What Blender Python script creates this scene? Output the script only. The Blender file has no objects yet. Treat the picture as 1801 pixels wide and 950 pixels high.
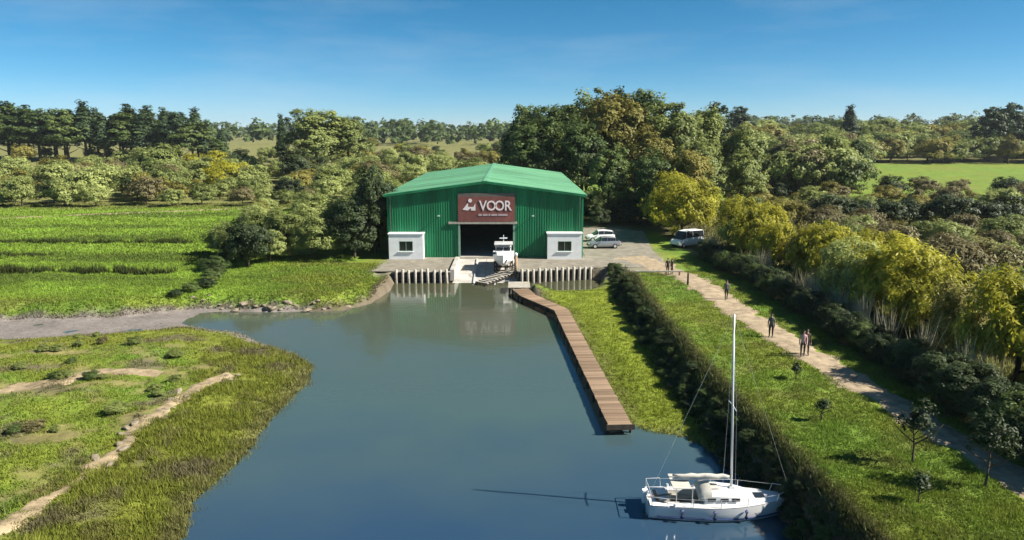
import bpy, bmesh, math, random
import numpy as np
from mathutils import Vector, Matrix

R = math.radians
scene = bpy.context.scene
COL = scene.collection
random.seed(7)

# ------------------------------------------------------------------ camera, sky, sun, exposure
cam_d = bpy.data.cameras.new('camera')
cam_d.sensor_width = 36.0
cam_d.lens = 36.0 * 1286.0 / 1801.0
cam_d.clip_start = 0.5
cam_d.clip_end = 9000.0
cam = bpy.data.objects.new('camera', cam_d)
COL.objects.link(cam)
cam.location = (0.0, 0.0, 16.9)
cam.rotation_euler = (R(90.0 - 10.87), 0.0, 0.0)
scene.camera = cam

SUN_EL, SUN_AZ = 38.5, 100.0          # azimuth clockwise from +Y
world = bpy.data.worlds.new('World')
scene.world = world
world.use_nodes = True
wn = world.node_tree
wn.nodes.clear()
sky = wn.nodes.new('ShaderNodeTexSky')
sky.sky_type = 'NISHITA'
sky.sun_disc = False
sky.sun_elevation = R(SUN_EL)
sky.sun_rotation = R(SUN_AZ)
sky.altitude = 1500.0
sky.air_density = 0.6
sky.dust_density = 0.7
sky.ozone_density = 4.0
hs = wn.nodes.new('ShaderNodeHueSaturation')
hs.inputs['Saturation'].default_value = 1.26
hs.inputs['Hue'].default_value = 0.481
bg = wn.nodes.new('ShaderNodeBackground')
bg.inputs['Strength'].default_value = 0.053
wo = wn.nodes.new('ShaderNodeOutputWorld')
wn.links.new(sky.outputs[0], hs.inputs['Color'])
wtc = wn.nodes.new('ShaderNodeTexCoord'); wmp = wn.nodes.new('ShaderNodeMapping'); wmp.inputs['Scale'].default_value = (1.6, 1.6, 9.0)
wnz = wn.nodes.new('ShaderNodeTexNoise'); wnz.inputs['Scale'].default_value = 1.7; wnz.inputs['Detail'].default_value = 7; wnz.inputs['Roughness'].default_value = 0.6
wmr = wn.nodes.new('ShaderNodeMapRange'); wmr.inputs[1].default_value = 0.46; wmr.inputs[2].default_value = 0.78; wmr.inputs[3].default_value = 0.0; wmr.inputs[4].default_value = 0.22
wmx = wn.nodes.new('ShaderNodeMix'); wmx.data_type = 'RGBA'; wmx.inputs[7].default_value = (5.6, 6.4, 7.2, 1)
wn.links.new(wtc.outputs['Generated'], wmp.inputs[0]); wn.links.new(wmp.outputs[0], wnz.inputs['Vector']); wn.links.new(wnz.outputs['Fac'], wmr.inputs[0])
wn.links.new(wmr.outputs[0], wmx.inputs[0]); wn.links.new(hs.outputs[0], wmx.inputs[6]); wn.links.new(wmx.outputs[2], bg.inputs['Color'])
wn.links.new(bg.outputs[0], wo.inputs['Surface'])

sun_d = bpy.data.lights.new('sun', 'SUN')
sun_d.energy = 5.0
sun_d.angle = R(0.5)
sun_d.color = (1.0, 0.94, 0.84)
sun = bpy.data.objects.new('sun', sun_d)
COL.objects.link(sun)
to_sun = Vector((math.sin(R(SUN_AZ)) * math.cos(R(SUN_EL)), math.cos(R(SUN_AZ)) * math.cos(R(SUN_EL)), math.sin(R(SUN_EL))))
sun.rotation_euler = to_sun.to_track_quat('Z', 'Y').to_euler()
sun.location = (60, 40, 80)

vs = scene.view_settings
vs.view_transform = 'Standard'
vs.look = 'None'
vs.exposure = 1.2
vs.gamma = 1.0
vs.use_curve_mapping = False
try:
    scene.cycles.max_bounces = 6
    scene.cycles.transparent_max_bounces = 6
    scene.cycles.use_denoising = True
except Exception:
    pass

# ------------------------------------------------------------------ helpers
def tag(o, label=None, cat=None, group=None, kind=None):
    if label: o['label'] = label
    if cat: o['category'] = cat
    if group: o['group'] = group
    if kind: o['kind'] = kind
    return o

def empty(name, loc=(0, 0, 0), rz=0.0, scale=1.0):
    o = bpy.data.objects.new(name, None)
    o.empty_display_size = 0.3
    COL.objects.link(o)
    o.location = loc
    o.rotation_euler = (0, 0, rz)
    o.scale = (scale,) * 3
    return o

def link(name, me, parent=None, mat=None, loc=None, rot=None):
    o = bpy.data.objects.new(name, me)
    COL.objects.link(o)
    if parent is not None: o.parent = parent
    if mat is not None and not me.materials: me.materials.append(mat)
    if loc is not None: o.location = loc
    if rot is not None: o.rotation_euler = rot
    return o

def np_mesh(name, verts, faces, mat=None, smooth=False, attrs=None):
    """verts (n,3), faces (m,k) of one size k"""
    verts = np.asarray(verts, dtype=np.float32); faces = np.asarray(faces, dtype=np.int32)
    me = bpy.data.meshes.new(name)
    n, (m, k) = len(verts), faces.shape
    me.vertices.add(n); me.vertices.foreach_set('co', verts.ravel())
    me.loops.add(m * k); me.loops.foreach_set('vertex_index', faces.ravel())
    me.polygons.add(m)
    me.polygons.foreach_set('loop_start', np.arange(0, m * k, k, dtype=np.int32))
    me.polygons.foreach_set('use_smooth', np.full(m, smooth, dtype=bool))
    if attrs:
        for an, (typ, val) in attrs.items():
            a = me.attributes.new(an, typ, 'POINT')
            if typ == 'FLOAT_COLOR': a.data.foreach_set('color', np.asarray(val, dtype=np.float32).ravel())
            else: a.data.foreach_set('value', np.asarray(val, dtype=np.float32).ravel())
    me.update(calc_edges=True); me.validate()
    if mat: me.materials.append(mat)
    return me

class MB:
    """collects boxes, tubes, lofts into one mesh"""
    def __init__(s): s.v = []; s.f = []
    def add(s, vs_, fs):
        o = len(s.v); s.v += [tuple(p) for p in vs_]; s.f += [tuple(i + o for i in f) for f in fs]; return s
    def box(s, c, d, rz=0.0, M=None):
        x, y, z = d[0] / 2, d[1] / 2, d[2] / 2
        p = [Vector((a * x, b * y, e * z)) for a in (-1, 1) for b in (-1, 1) for e in (-1, 1)]
        m = M or Matrix.Rotation(rz, 3, 'Z')
        p = [m @ q + Vector(c) for q in p]
        return s.add(p, [(0, 1, 3, 2), (4, 6, 7, 5), (0, 4, 5, 1), (2, 3, 7, 6), (0, 2, 6, 4), (1, 5, 7, 3)])
    def bar(s, a, b, w, h):
        a, b = Vector(a), Vector(b); t = (b - a); L = t.length; q = t.to_track_quat('X', 'Z').to_matrix()
        return s.box((a + b) / 2, (L, w, h), M=q)
    def tube(s, pts, rad, n=8, cap=True):
        pts = [Vector(p) for p in pts]
        if not hasattr(rad, '__len__'): rad = [rad] * len(pts)
        vv, ff = [], []
        for i, p in enumerate(pts):
            t = (pts[min(i + 1, len(pts) - 1)] - pts[max(i - 1, 0)]).normalized()
            q = t.to_track_quat('Z', 'Y').to_matrix()
            for k in range(n):
                a = 2 * math.pi * k / n
                vv.append(p + q @ Vector((math.cos(a) * rad[i], math.sin(a) * rad[i], 0)))
        for i in range(len(pts) - 1):
            for k in range(n):
                ff.append((i * n + k, i * n + (k + 1) % n, (i + 1) * n + (k + 1) % n, (i + 1) * n + k))
        if cap:
            ff.append(tuple(range(n - 1, -1, -1))); ff.append(tuple(range((len(pts) - 1) * n, len(pts) * n)))
        return s.add(vv, ff)
    def loft(s, rings, closed=True, cap=True):
        n = len(rings[0]); vv = [p for r in rings for p in r]; ff = []
        for i in range(len(rings) - 1):
            for k in range(n if closed else n - 1):
                ff.append((i * n + k, i * n + (k + 1) % n, (i + 1) * n + (k + 1) % n, (i + 1) * n + k))
        if cap and closed:
            ff.append(tuple(range(n - 1, -1, -1))); ff.append(tuple(range((len(rings) - 1) * n, len(rings) * n)))
        return s.add(vv, ff)
    def mesh(s, name, mat=None, smooth=False, bevel=0.0):
        me = bpy.data.meshes.new(name)
        me.from_pydata(s.v, [], s.f)
        bm = bmesh.new(); bm.from_mesh(me)
        bmesh.ops.recalc_face_normals(bm, faces=bm.faces)
        if bevel > 0:
            es = [e for e in bm.edges if len(e.link_faces) == 2 and e.calc_face_angle(0) > 0.6]
            bmesh.ops.bevel(bm, geom=es, offset=bevel, segments=2, affect='EDGES', profile=0.6)
        for f in bm.faces: f.smooth = smooth
        bm.to_mesh(me); bm.free()
        if mat: me.materials.append(mat)
        return me
    def build(s, name, mat, parent=None, smooth=False, bevel=0.0, loc=None, rot=None):
        return link(name, s.mesh(name, mat, smooth, bevel), parent, None, loc, rot)

ONES = ['', 'first', 'second', 'third', 'fourth', 'fifth', 'sixth', 'seventh', 'eighth', 'ninth', 'tenth', 'eleventh', 'twelfth', 'thirteenth',
        'fourteenth', 'fifteenth', 'sixteenth', 'seventeenth', 'eighteenth', 'nineteenth']
TENS = {k: (w, w[:-1] + 'ieth') for k, w in zip(range(2, 10), 'twenty thirty forty fifty sixty seventy eighty ninety'.split())}
def nth(i):
    if i < 20: return ONES[i]
    a, b = divmod(i, 10)
    return TENS[a][1] if b == 0 else TENS[a][0] + '-' + ONES[b]

# ------------------------------------------------------------------ materials
def nodes(name):
    m = bpy.data.materials.new(name); m.use_nodes = True
    nt = m.node_tree
    return m, nt, nt.nodes['Principled BSDF'], nt.nodes['Material Output']

def plain(name, col, rough=0.6, metal=0.0, var=0.18, scale=3.0, bump=0.0, spec=0.4, stretch=None, coord='Object', objvar=0.0):
    m, nt, b, out = nodes(name)
    b.inputs['Roughness'].default_value = rough; b.inputs['Metallic'].default_value = metal
    b.inputs['Specular IOR Level'].default_value = spec
    tc = nt.nodes.new('ShaderNodeTexCoord'); mp = nt.nodes.new('ShaderNodeMapping')
    if stretch: mp.inputs['Scale'].default_value = stretch
    nt.links.new(tc.outputs[coord], mp.inputs['Vector'])
    nz = nt.nodes.new('ShaderNodeTexNoise'); nz.inputs['Scale'].default_value = scale; nz.inputs['Detail'].default_value = 6; nz.inputs['Roughness'].default_value = 0.62
    nt.links.new(mp.outputs[0], nz.inputs['Vector'])
    rp = nt.nodes.new('ShaderNodeValToRGB')
    rp.color_ramp.elements[0].position = 0.3; rp.color_ramp.elements[1].position = 0.7
    c = Vector(col)
    rp.color_ramp.elements[0].color = (*(c * (1 - var)), 1); rp.color_ramp.elements[1].color = (*(min(1, v * (1 + var)) for v in c), 1)
    nt.links.new(nz.outputs['Fac'], rp.inputs[0]); nt.links.new(rp.outputs[0], b.inputs['Base Color'])
    if objvar:
        oi = nt.nodes.new('ShaderNodeObjectInfo'); mr = nt.nodes.new('ShaderNodeMapRange'); mr.inputs[3].default_value = 1 - objvar; mr.inputs[4].default_value = 1 + objvar
        mu = nt.nodes.new('ShaderNodeMix'); mu.data_type = 'RGBA'; mu.blend_type = 'MULTIPLY'; mu.inputs[0].default_value = 1.0
        nt.links.new(oi.outputs['Random'], mr.inputs[0]); nt.links.new(rp.outputs[0], mu.inputs[6]); nt.links.new(mr.outputs[0], mu.inputs[7]); nt.links.new(mu.outputs[2], b.inputs['Base Color'])
    if bump:
        bp = nt.nodes.new('ShaderNodeBump'); bp.inputs['Strength'].default_value = bump; bp.inputs['Distance'].default_value = 0.05
        nt.links.new(nz.outputs['Fac'], bp.inputs['Height']); nt.links.new(bp.outputs[0], b.inputs['Normal'])
    return m

def leaf_mat(name, dark, light, trans=0.3, objvar=0.35):
    """leaf colour runs with the leaf's own tint and the plant's own chance"""
    m, nt, b, out = nodes(name)
    b.inputs['Roughness'].default_value = 0.55; b.inputs['Specular IOR Level'].default_value = 0.25
    at = nt.nodes.new('ShaderNodeAttribute'); at.attribute_name = 'tint'
    oi = nt.nodes.new('ShaderNodeObjectInfo')
    mx = nt.nodes.new('ShaderNodeMath'); mx.operation = 'MULTIPLY_ADD'
    mx.inputs[1].default_value = objvar; nt.links.new(oi.outputs['Random'], mx.inputs[0]); nt.links.new(at.outputs['Fac'], mx.inputs[2])
    sb = nt.nodes.new('ShaderNodeMath'); sb.operation = 'SUBTRACT'; sb.inputs[1].default_value = objvar / 2; nt.links.new(mx.outputs[0], sb.inputs[0])
    rp = nt.nodes.new('ShaderNodeValToRGB')
    rp.color_ramp.elements[0].color = (*dark, 1); rp.color_ramp.elements[1].color = (*light, 1)
    nt.links.new(sb.outputs[0], rp.inputs[0]); nt.links.new(rp.outputs[0], b.inputs['Base Color'])
    tr = nt.nodes.new('ShaderNodeBsdfTranslucent'); nt.links.new(rp.outputs[0], tr.inputs['Color'])
    ms = nt.nodes.new('ShaderNodeMixShader'); ms.inputs[0].default_value = trans
    nt.links.new(b.outputs[0], ms.inputs[1]); nt.links.new(tr.outputs[0], ms.inputs[2]); nt.links.new(ms.outputs[0], out.inputs['Surface'])
    return m

def cover_mat(name, grass=False):
    m, nt, b, out = nodes(name)
    b.inputs['Roughness'].default_value = 0.85 if not grass else 0.6; b.inputs['Specular IOR Level'].default_value = 0.15
    at = nt.nodes.new('ShaderNodeAttribute'); at.attribute_name = 'col'
    if grass:
        nt.links.new(at.outputs['Color'], b.inputs['Base Color'])
        tr = nt.nodes.new('ShaderNodeBsdfTranslucent'); nt.links.new(at.outputs['Color'], tr.inputs['Color'])
        ms = nt.nodes.new('ShaderNodeMixShader'); ms.inputs[0].default_value = 0.3
        nt.links.new(b.outputs[0], ms.inputs[1]); nt.links.new(tr.outputs[0], ms.inputs[2]); nt.links.new(ms.outputs[0], out.inputs['Surface'])
        return m
    tc = nt.nodes.new('ShaderNodeTexCoord')
    n1 = nt.nodes.new('ShaderNodeTexNoise'); n1.inputs['Scale'].default_value = 0.35; n1.inputs['Detail'].default_value = 10; n1.inputs['Roughness'].default_value = 0.7
    n2 = nt.nodes.new('ShaderNodeTexNoise'); n2.inputs['Scale'].default_value = 2.6; n2.inputs['Detail'].default_value = 8; n2.inputs['Roughness'].default_value = 0.75
    for n in (n1, n2): nt.links.new(tc.outputs['Object'], n.inputs['Vector'])
    ad = nt.nodes.new('ShaderNodeMath'); ad.operation = 'ADD'; nt.links.new(n1.outputs['Fac'], ad.inputs[0]); nt.links.new(n2.outputs['Fac'], ad.inputs[1])
    mr = nt.nodes.new('ShaderNodeMapRange'); mr.inputs[1].default_value = 0.65; mr.inputs[2].default_value = 1.35; mr.inputs[3].default_value = 0.45; mr.inputs[4].default_value = 1.5
    nt.links.new(ad.outputs[0], mr.inputs[0])
    mu = nt.nodes.new('ShaderNodeMix'); mu.data_type = 'RGBA'; mu.blend_type = 'MULTIPLY'; mu.inputs[0].default_value = 1.0
    nt.links.new(at.outputs['Color'], mu.inputs[6]); nt.links.new(mr.outputs[0], mu.inputs[7]); nt.links.new(mu.outputs[2], b.inputs['Base Color'])
    bp = nt.nodes.new('ShaderNodeBump'); bp.inputs['Strength'].default_value = 0.7; bp.inputs['Distance'].default_value = 0.12
    nt.links.new(n2.outputs['Fac'], bp.inputs['Height']); nt.links.new(bp.outputs[0], b.inputs['Normal'])
    return m

M = {}
M['ground'] = cover_mat('ground_cover'); M['grass'] = cover_mat('grass_blades', True)
M['path'] = plain('sandy_path', (0.31, 0.245, 0.165), 0.9, var=0.38, scale=1.6, bump=0.5, spec=0.1)
M['sand'] = plain('dry_sand', (0.27, 0.21, 0.13), 0.95, var=0.55, scale=1.3, bump=0.6, spec=0.1)
M['yard'] = plain('yard_gravel', (0.215, 0.195, 0.155), 0.9, var=0.3, scale=0.9, bump=0.4, spec=0.1)
M['concrete'] = plain('slip_concrete', (0.40, 0.38, 0.34), 0.8, var=0.25, scale=0.8, bump=0.2)
M['wall'] = plain('green_wall_sheet', (0.012, 0.165, 0.066), 0.5, var=0.38, scale=0.7, spec=0.35, stretch=(1.0, 1.0, 0.12), objvar=.06)
M['roof'] = plain('green_roof_sheet', (0.118, 0.30, 0.165), 0.5, var=0.34, scale=0.5, spec=0.35, stretch=(0.2, 1.0, 1.0), objvar=.10)
M['trim'] = plain('pale_green_trim', (0.20, 0.33, 0.24), 0.5)
M['white'] = plain('white_paint', (0.80, 0.81, 0.80), 0.45, var=0.07, scale=2.0)
M['offwhite'] = plain('weathered_canvas', (0.47, 0.45, 0.39), 0.75, var=0.14, scale=4.0, bump=0.3)
M['gel'] = plain('gelcoat_white', (0.62, 0.62, 0.61), 0.25, var=0.05, scale=1.5, spec=0.5)
M['sign'] = plain('sign_red_brown', (0.20, 0.068, 0.056), 0.55, var=0.25, scale=0.6)
M['sign_top'] = plain('sign_grey_band', (0.12, 0.105, 0.09), 0.55, var=0.2, scale=0.6)
M['letter'] = plain('sign_letter_white', (0.80, 0.70, 0.69), 0.5, var=0.04)
M['letter2'] = plain('sign_letter_pale', (0.42, 0.33, 0.34), 0.5, var=0.05)
M['dark'] = plain('dark_interior', (0.02, 0.021, 0.022), 0.8)
M['glass'] = plain('dark_window_glass', (0.018, 0.022, 0.026), 0.08, var=0.05, spec=0.6)
M['wood'] = plain('boardwalk_timber', (0.235, 0.165, 0.108), 0.85, var=0.35, scale=2.4, bump=0.4, spec=0.15, stretch=(0.4, 3.0, 1.0), objvar=.3)
M['woodpale'] = plain('bleached_timber', (0.37, 0.34, 0.285), 0.8, var=0.25, scale=2.5, bump=0.3, spec=0.2)
M['wooddark'] = plain('wet_timber', (0.045, 0.034, 0.025), 0.7, var=0.35, scale=2.0, bump=0.4)
M['bark'] = plain('tree_bark', (0.10, 0.078, 0.055), 0.9, var=0.35, scale=3.0, bump=0.6, spec=0.1)
M['rock'] = plain('pale_stone', (0.21, 0.175, 0.125), 0.9, var=0.35, scale=1.7, bump=0.7, spec=0.15)
M['metal'] = plain('spar_alloy', (0.62, 0.63, 0.62), 0.35, metal=0.35, var=0.05)
M['rubber'] = plain('black_rubber', (0.015, 0.015, 0.016), 0.7)
M['silver'] = plain('silver_car_paint', (0.36, 0.37, 0.40), 0.28, metal=0.5, var=0.04)
M['vanwhite'] = plain('van_white_paint', (0.78, 0.78, 0.75), 0.3, var=0.04)
M['lampglass'] = plain('lamp_glass', (0.55, 0.56, 0.56), 0.15, var=0.05)
M['redglass'] = plain('red_lamp_glass', (0.35, 0.02, 0.02), 0.2, var=0.05)
M['blue'] = plain('antifoul_blue', (0.03, 0.05, 0.13), 0.5, var=0.1)
M['skin'] = plain('skin', (0.42, 0.25, 0.18), 0.55, var=0.05)
M['hair'] = plain('dark_hair', (0.02, 0.015, 0.012), 0.6)
M['jacket_dark'] = plain('dark_brown_cloth', (0.05, 0.036, 0.032), 0.85)
M['jacket_pink'] = plain('pink_cloth', (0.50, 0.33, 0.32), 0.85)
M['jacket_grey'] = plain('grey_cloth', (0.10, 0.10, 0.105), 0.85)
M['trouser'] = plain('dark_trouser_cloth', (0.03, 0.026, 0.03), 0.85)
M['leaf_deep'] = leaf_mat('deep_green_leaves', (0.030, 0.056, 0.016), (0.160, 0.215, 0.058), 0.34)
M['leaf_olive'] = leaf_mat('olive_leaves', (0.085, 0.115, 0.028), (0.31, 0.355, 0.105), 0.36)
M['leaf_golden'] = leaf_mat('golden_olive_leaves', (0.100, 0.098, 0.018), (0.36, 0.32, 0.080), 0.36)
M['leaf_pine'] = leaf_mat('pine_needles', (0.014, 0.034, 0.015), (0.085, 0.125, 0.052), 0.22)
M['leaf_willow'] = leaf_mat('yellow_willow_leaves', (0.19, 0.19, 0.018), (0.55, 0.52, 0.055), 0.45)
M['leaf_pale'] = leaf_mat('pale_scrub_leaves', (0.165, 0.195, 0.052), (0.44, 0.49, 0.165), 0.38)
M['leaf_brown'] = leaf_mat('brown_scrub_leaves', (0.090, 0.078, 0.032), (0.27, 0.235, 0.105), 0.30)
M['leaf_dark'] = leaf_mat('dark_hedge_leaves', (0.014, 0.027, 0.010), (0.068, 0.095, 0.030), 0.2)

# ------------------------------------------------------------------ the lie of the land
WATER = np.array([(-13.0, -400), (-13.5, 10), (-13.8, 28), (-14.7, 31.3), (-14.0, 36.2), (-14.3, 40.8), (-13.9, 47.7), (-14.5, 51.0), (-16.4, 53.4), (-19.8, 56.4), (-23, 59.6),
    (-27.7, 61.6), (-35.1, 59.4), (-41, 57.8), (-70, 54), (-140, 44), (-400, 30), (-400, 42), (-140, 55), (-75, 59.5), (-45.6, 63.2), (-36.1, 64.2), (-32.4, 66.1), (-30, 67.2),
    (-22.5, 66.8), (-16.1, 67.3), (-13.9, 70.5), (-13.0, 76.1), (-13.2, 80.3), (-6.7, 80.4), (0.5, 80.2), (6, 81.4), (9.2, 82.4), (10.2, 82.0), (9.4, 78.0), (8.0, 76.6), (4.0, 76.4), (1.6, 75.0), (2.0, 72.0), (5.1, 66.0), (6.0, 52.0),
    (6.6, 40.2), (7.6, 39.2), (9.6, 38.4), (10.9, 36.0), (11.3, 33.4), (11.9, 30.0), (12.2, 27.6), (12.6, 10), (12.6, -400)], dtype=float)
DL = np.array([(27.4, 12.0), (29.7, 11.7), (35.1, 11.2), (38.7, 10.8), (46.1, 10.4), (56.7, 10.4), (68.2, 10.3), (75.0, 10.6), (84, 11.4)])
DR = np.array([(24.7, 13.7), (31.3, 13.3), (37.5, 12.9), (44.2, 12.6), (55.2, 12.4), (66.0, 12.5), (75.4, 13.0), (84, 13.4)])

def sdist(x, y):
    """signed distance to the water's edge, positive on land"""
    P = WATER; d2 = np.full(x.shape, 1e18); ins = np.zeros(x.shape, bool)
    for i in range(len(P)):
        ax, ay = P[i]; bx, by = P[(i + 1) % len(P)]
        ex, ey = bx - ax, by - ay
        t = np.clip(((x - ax) * ex + (y - ay) * ey) / (ex * ex + ey * ey), 0, 1)
        d2 = np.minimum(d2, (x - ax - t * ex) ** 2 + (y - ay - t * ey) ** 2)
        c = ((ay > y) != (by > y))
        with np.errstate(divide='ignore', invalid='ignore'):
            xi = ax + (y - ay) * ex / (ey if ey != 0 else 1e-9)
        ins ^= c & (x < xi)
    d = np.sqrt(d2)
    return np.where(ins, -d, d)

def fbm(x, y, s, seed, octs=4):
    r = np.random.RandomState(seed); v = 0; amp = 1; tot = 0
    for o in range(octs):
        for k in range(4):
            a = r.uniform(0, 6.283); f = r.uniform(0.7, 1.4) / s * (2 ** o); ph = r.uniform(0, 6.283)
            v = v + amp * np.sin((x * math.cos(a) + y * math.sin(a)) * f * 6.283 + ph + 1.3 * np.sin((x * math.sin(a) - y * math.cos(a)) * f * 3.7 + ph * 2))
        tot += amp * 2.2; amp *= 0.55
    return v / tot

def ss(a, b, v):
    t = np.clip((v - a) / (b - a), 0, 1); return t * t * (3 - 2 * t)

def height(x, y, d=None):
    x = np.asarray(x, float); y = np.asarray(y, float)
    if d is None:
        d = sdist(x, y)
    dn = d + 0.55 * fbm(x, y, 5.0, 3) * ss(0, 4, np.abs(d) + 2.0)
    # shore profiles
    left = 1.15 * (1 - np.exp(-np.clip(dn, 0, None) * 0.20)) + 0.22 * fbm(x, y, 9, 5) * ss(1, 5, dn)
    north = 1.2 * ss(-0.2, 2.6, dn) + 0.10 * fbm(x, y, 7, 6) * ss(2, 6, dn)
    yard = 1.2 * ss(0.0, 0.7, d)
    wn_ = ss(58, 64, y + 0.12 * x + 2)
    z = left * (1 - wn_) + north * wn_
    wy = ss(-15.5, -13.5, x) * ss(71, 75, y) * (1 - ss(24, 28, x))
    z = z * (1 - wy) + yard * wy
    # marsh strip and levee on the right
    xl = np.interp(y, DL[:, 0], DL[:, 1]); xr = np.interp(y, DR[:, 0], DR[:, 1])
    marsh = 0.32 * ss(-0.2, 2.5, dn)
    top = 2.15 - 0.95 * ss(70, 86, y)
    lev = marsh + (top - marsh) * ss(0.0, 1.0, (x - xl) / np.maximum(xr - xl, 0.5)) + 0.07 * fbm(x, y, 4, 8) * ss(0, 3, d)
    lev = lev - (top - 1.0) * ss(27.5, 36, x)
    wr = ss(2.0, 5.0, x) * (1 - ss(76, 83, y))
    z = z * (1 - wr) + lev * wr
    # rolling far ground
    far = ss(150, 420, np.hypot(x, y))
    z = z + far * (3.2 + 1.6 * fbm(x, y, 260, 11, 3)) * (1 - 0.75 * ss(20, 120, x) * (1 - ss(300, 420, y)))
    z = z + 9.0 * ss(420, 900, y) * ss(-100, 500, x)
    # bed
    bed = -0.15 + np.maximum(d * 0.28, -1.6)
    z = np.where(d < 0, np.minimum(z, bed), np.maximum(z, 0.0 + 0.04 * np.clip(d, 0, 2)))
    mf = (1 - ss(-30, -24, x)) * (d < 0.3) * (y > 30)
    z = np.where(mf > 0, z * (1 - mf) + mf * (0.035 + 0.05 * fbm(x, y, 6, 77)), z)
    # slipway cut
    cut = (x > -6.9) & (x < 0.7) & (y > 74) & (y < 89.2)
    z = np.where(cut, np.minimum(z, 1.2 - (89.0 - y) * 0.142 - 0.25), z)
    return z

def hz(x, y):
    return float(height(np.array([float(x)]), np.array([float(y)]))[0])

GRASS = np.array((0.160, 0.200, 0.026)); LUSH = np.array((0.125, 0.205, 0.026)); OLIVE = np.array((0.150, 0.160, 0.040)); DRY = np.array((0.27, 0.225, 0.095))
MUD = np.array((0.135, 0.110, 0.078)); SILT = np.array((0.21, 0.185, 0.165)); MARSH = np.array((0.175, 0.215, 0.022)); REED = np.array((0.165, 0.185, 0.026))
SCRUB = np.array((0.160, 0.158, 0.055)); SOIL_SHADE = np.array((0.075, 0.062, 0.034)); DARKG = np.array((0.055, 0.090, 0.018))  # dark soil tone doubles as painted shade below grove and hedge

def mix(a, b, t): return a * (1 - t[..., None]) + b * t[..., None]

def cover(x, y, d=None):
    x = np.asarray(x, float); y = np.asarray(y, float)
    if d is None: d = sdist(x, y)
    n1 = fbm(x, y, 14, 21); n2 = fbm(x, y, 5, 22); n3 = fbm(x, y, 60, 23); n4 = fbm(x, y, 2.2, 24)
    c = np.broadcast_to(GRASS, x.shape + (3,)).copy()
    c = mix(c, LUSH, np.clip(0.5 + n1, 0, 1)); c = mix(c, OLIVE, np.clip(n2 * 0.9, 0, 0.6))
    # left bank: reed fringe towards the water, dry ridge, lush grass behind
    lb = (x < -8) & (y < 62)
    fr = (1 - ss(5.5, 7.5, d + 1.2 * n2)) * lb
    c = mix(c, REED, fr * 0.9)
    c = mix(c, DRY * 0.8, np.clip(n2 * 1.5 - 0.05, 0, 0.8) * lb * (1 - fr)); c = mix(c, MUD * 0.9, np.clip(fbm(x, y, 7, 28) * 1.5 - .25, 0, .8) * lb)
    # left field strips, shading along the rows put in as darker green
    lf = (x < -22) * ss(66, 70, y) * (1 - ss(142, 156, y)) * (1 - ss(-36, -24, x + (y - 90) * 0.25))
    st = np.sin((y + 2.5 * fbm(x, y, 40, 31)) * 0.42 + 1.0) + 0.6 * fbm(x * 0.15, y, 4.0, 32)
    c = mix(c, mix(np.broadcast_to(np.array((.175, .275, .032)), x.shape + (3,)) * (1 + .3 * fbm(x * .4, y, 9, 33)[..., None]), DARKG, np.clip(0.1 + 0.8 * st + 0.8 * fbm(x * .3, y, 11, 34), 0, 1) * 0.7), lf * 0.9)
    # scrubland further out
    sc = ss(146, 160, y + 6 * n1 - 0.05 * x) * np.where(x < 12, 1, 0) 
    c = mix(c, SCRUB, sc * 0.85)
    rs = ss(29, 33, x) * (1 - ss(150, 172, y + 8 * n1))
    c = mix(c, SCRUB * 1.05, rs * 0.9); c = mix(c, DRY * 0.8, rs * np.clip(n1 * 1.1, 0, 0.6))
    # right far field stays green, wood floor beyond
    c = mix(c, SCRUB * 0.8, ss(310, 350, y) * ss(20, 60, x))
    c = mix(c, SCRUB * 1.05, ss(250, 300, y) * (x < 60)); c = mix(c, SOIL_SHADE, ss(7, 9, x) * (1 - ss(30, 34, x)) * ss(108, 116, y) * (1 - ss(180, 190, y)) * .8)  # shade below the grove painted into the ground as a dark tone
    # hedge foot, shade under the willows put into the ground colour
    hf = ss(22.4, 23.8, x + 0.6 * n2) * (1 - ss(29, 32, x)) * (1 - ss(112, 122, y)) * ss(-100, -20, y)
    c = mix(c, SOIL_SHADE, hf * 0.85)
    # levee slope
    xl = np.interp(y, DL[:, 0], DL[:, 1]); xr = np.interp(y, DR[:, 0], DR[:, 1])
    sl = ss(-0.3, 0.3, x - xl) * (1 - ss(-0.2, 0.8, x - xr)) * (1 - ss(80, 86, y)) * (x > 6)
    c = mix(c, SOIL_SHADE * 0.9, sl * 0.8)
    ms_ = (x > 4) * (x < xl + 0.2) * (y < 80)
    c = mix(c, MARSH, ms_ * 0.95)
    # dry verge beside the path
    # yard verge and barn surroundings
    yv = ss(-16.5, -14.5, x) * ss(78.5, 80.5, y) * (1 - ss(17, 20, x)) * (1 - ss(118, 124, y)) * (d > 0)
    c = mix(c, np.array((0.20, 0.18, 0.14)), yv * 0.85)
    # wet edge and bed
    soft = np.where(ms_ > 0, 0.35, 1.0)
    c = mix(c, MUD, (1 - ss(0.3, 1.5, d + 0.6 * n4)) * (d > -0.5) * np.where(lb, 0.45, soft))
    ck = (x < -19) & (y > 40) & (y < 70)
    c = mix(c, SILT, (1 - ss(0.2, 1.6, d + 0.5 * n2)) * ck * 0.9)
    c = mix(c, np.array((0.085, 0.075, 0.05)), (d < -0.3) * 1.0)
    c = mix(c, SILT * 0.9, (1 - ss(-30, -24, x)) * (d < 0.2) * (y > 30))
    sn = ss(-13.5, -12, x) * (1 - ss(0, 2, x)) * ss(66, 72, y) * (d < 0.2)
    return np.clip(c, 0.004, 1)

def axis(lo, a, b, hi, step, g=1.07):
    mid = list(np.arange(a, b + 1e-6, step)); s = step; v = b; up = []
    while v < hi: s *= g; v += s; up.append(v)
    s = step; v = a; dn = []
    while v > lo: s *= g; v -= s; dn.append(v)
    return np.array(dn[::-1] + mid + up)

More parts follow.
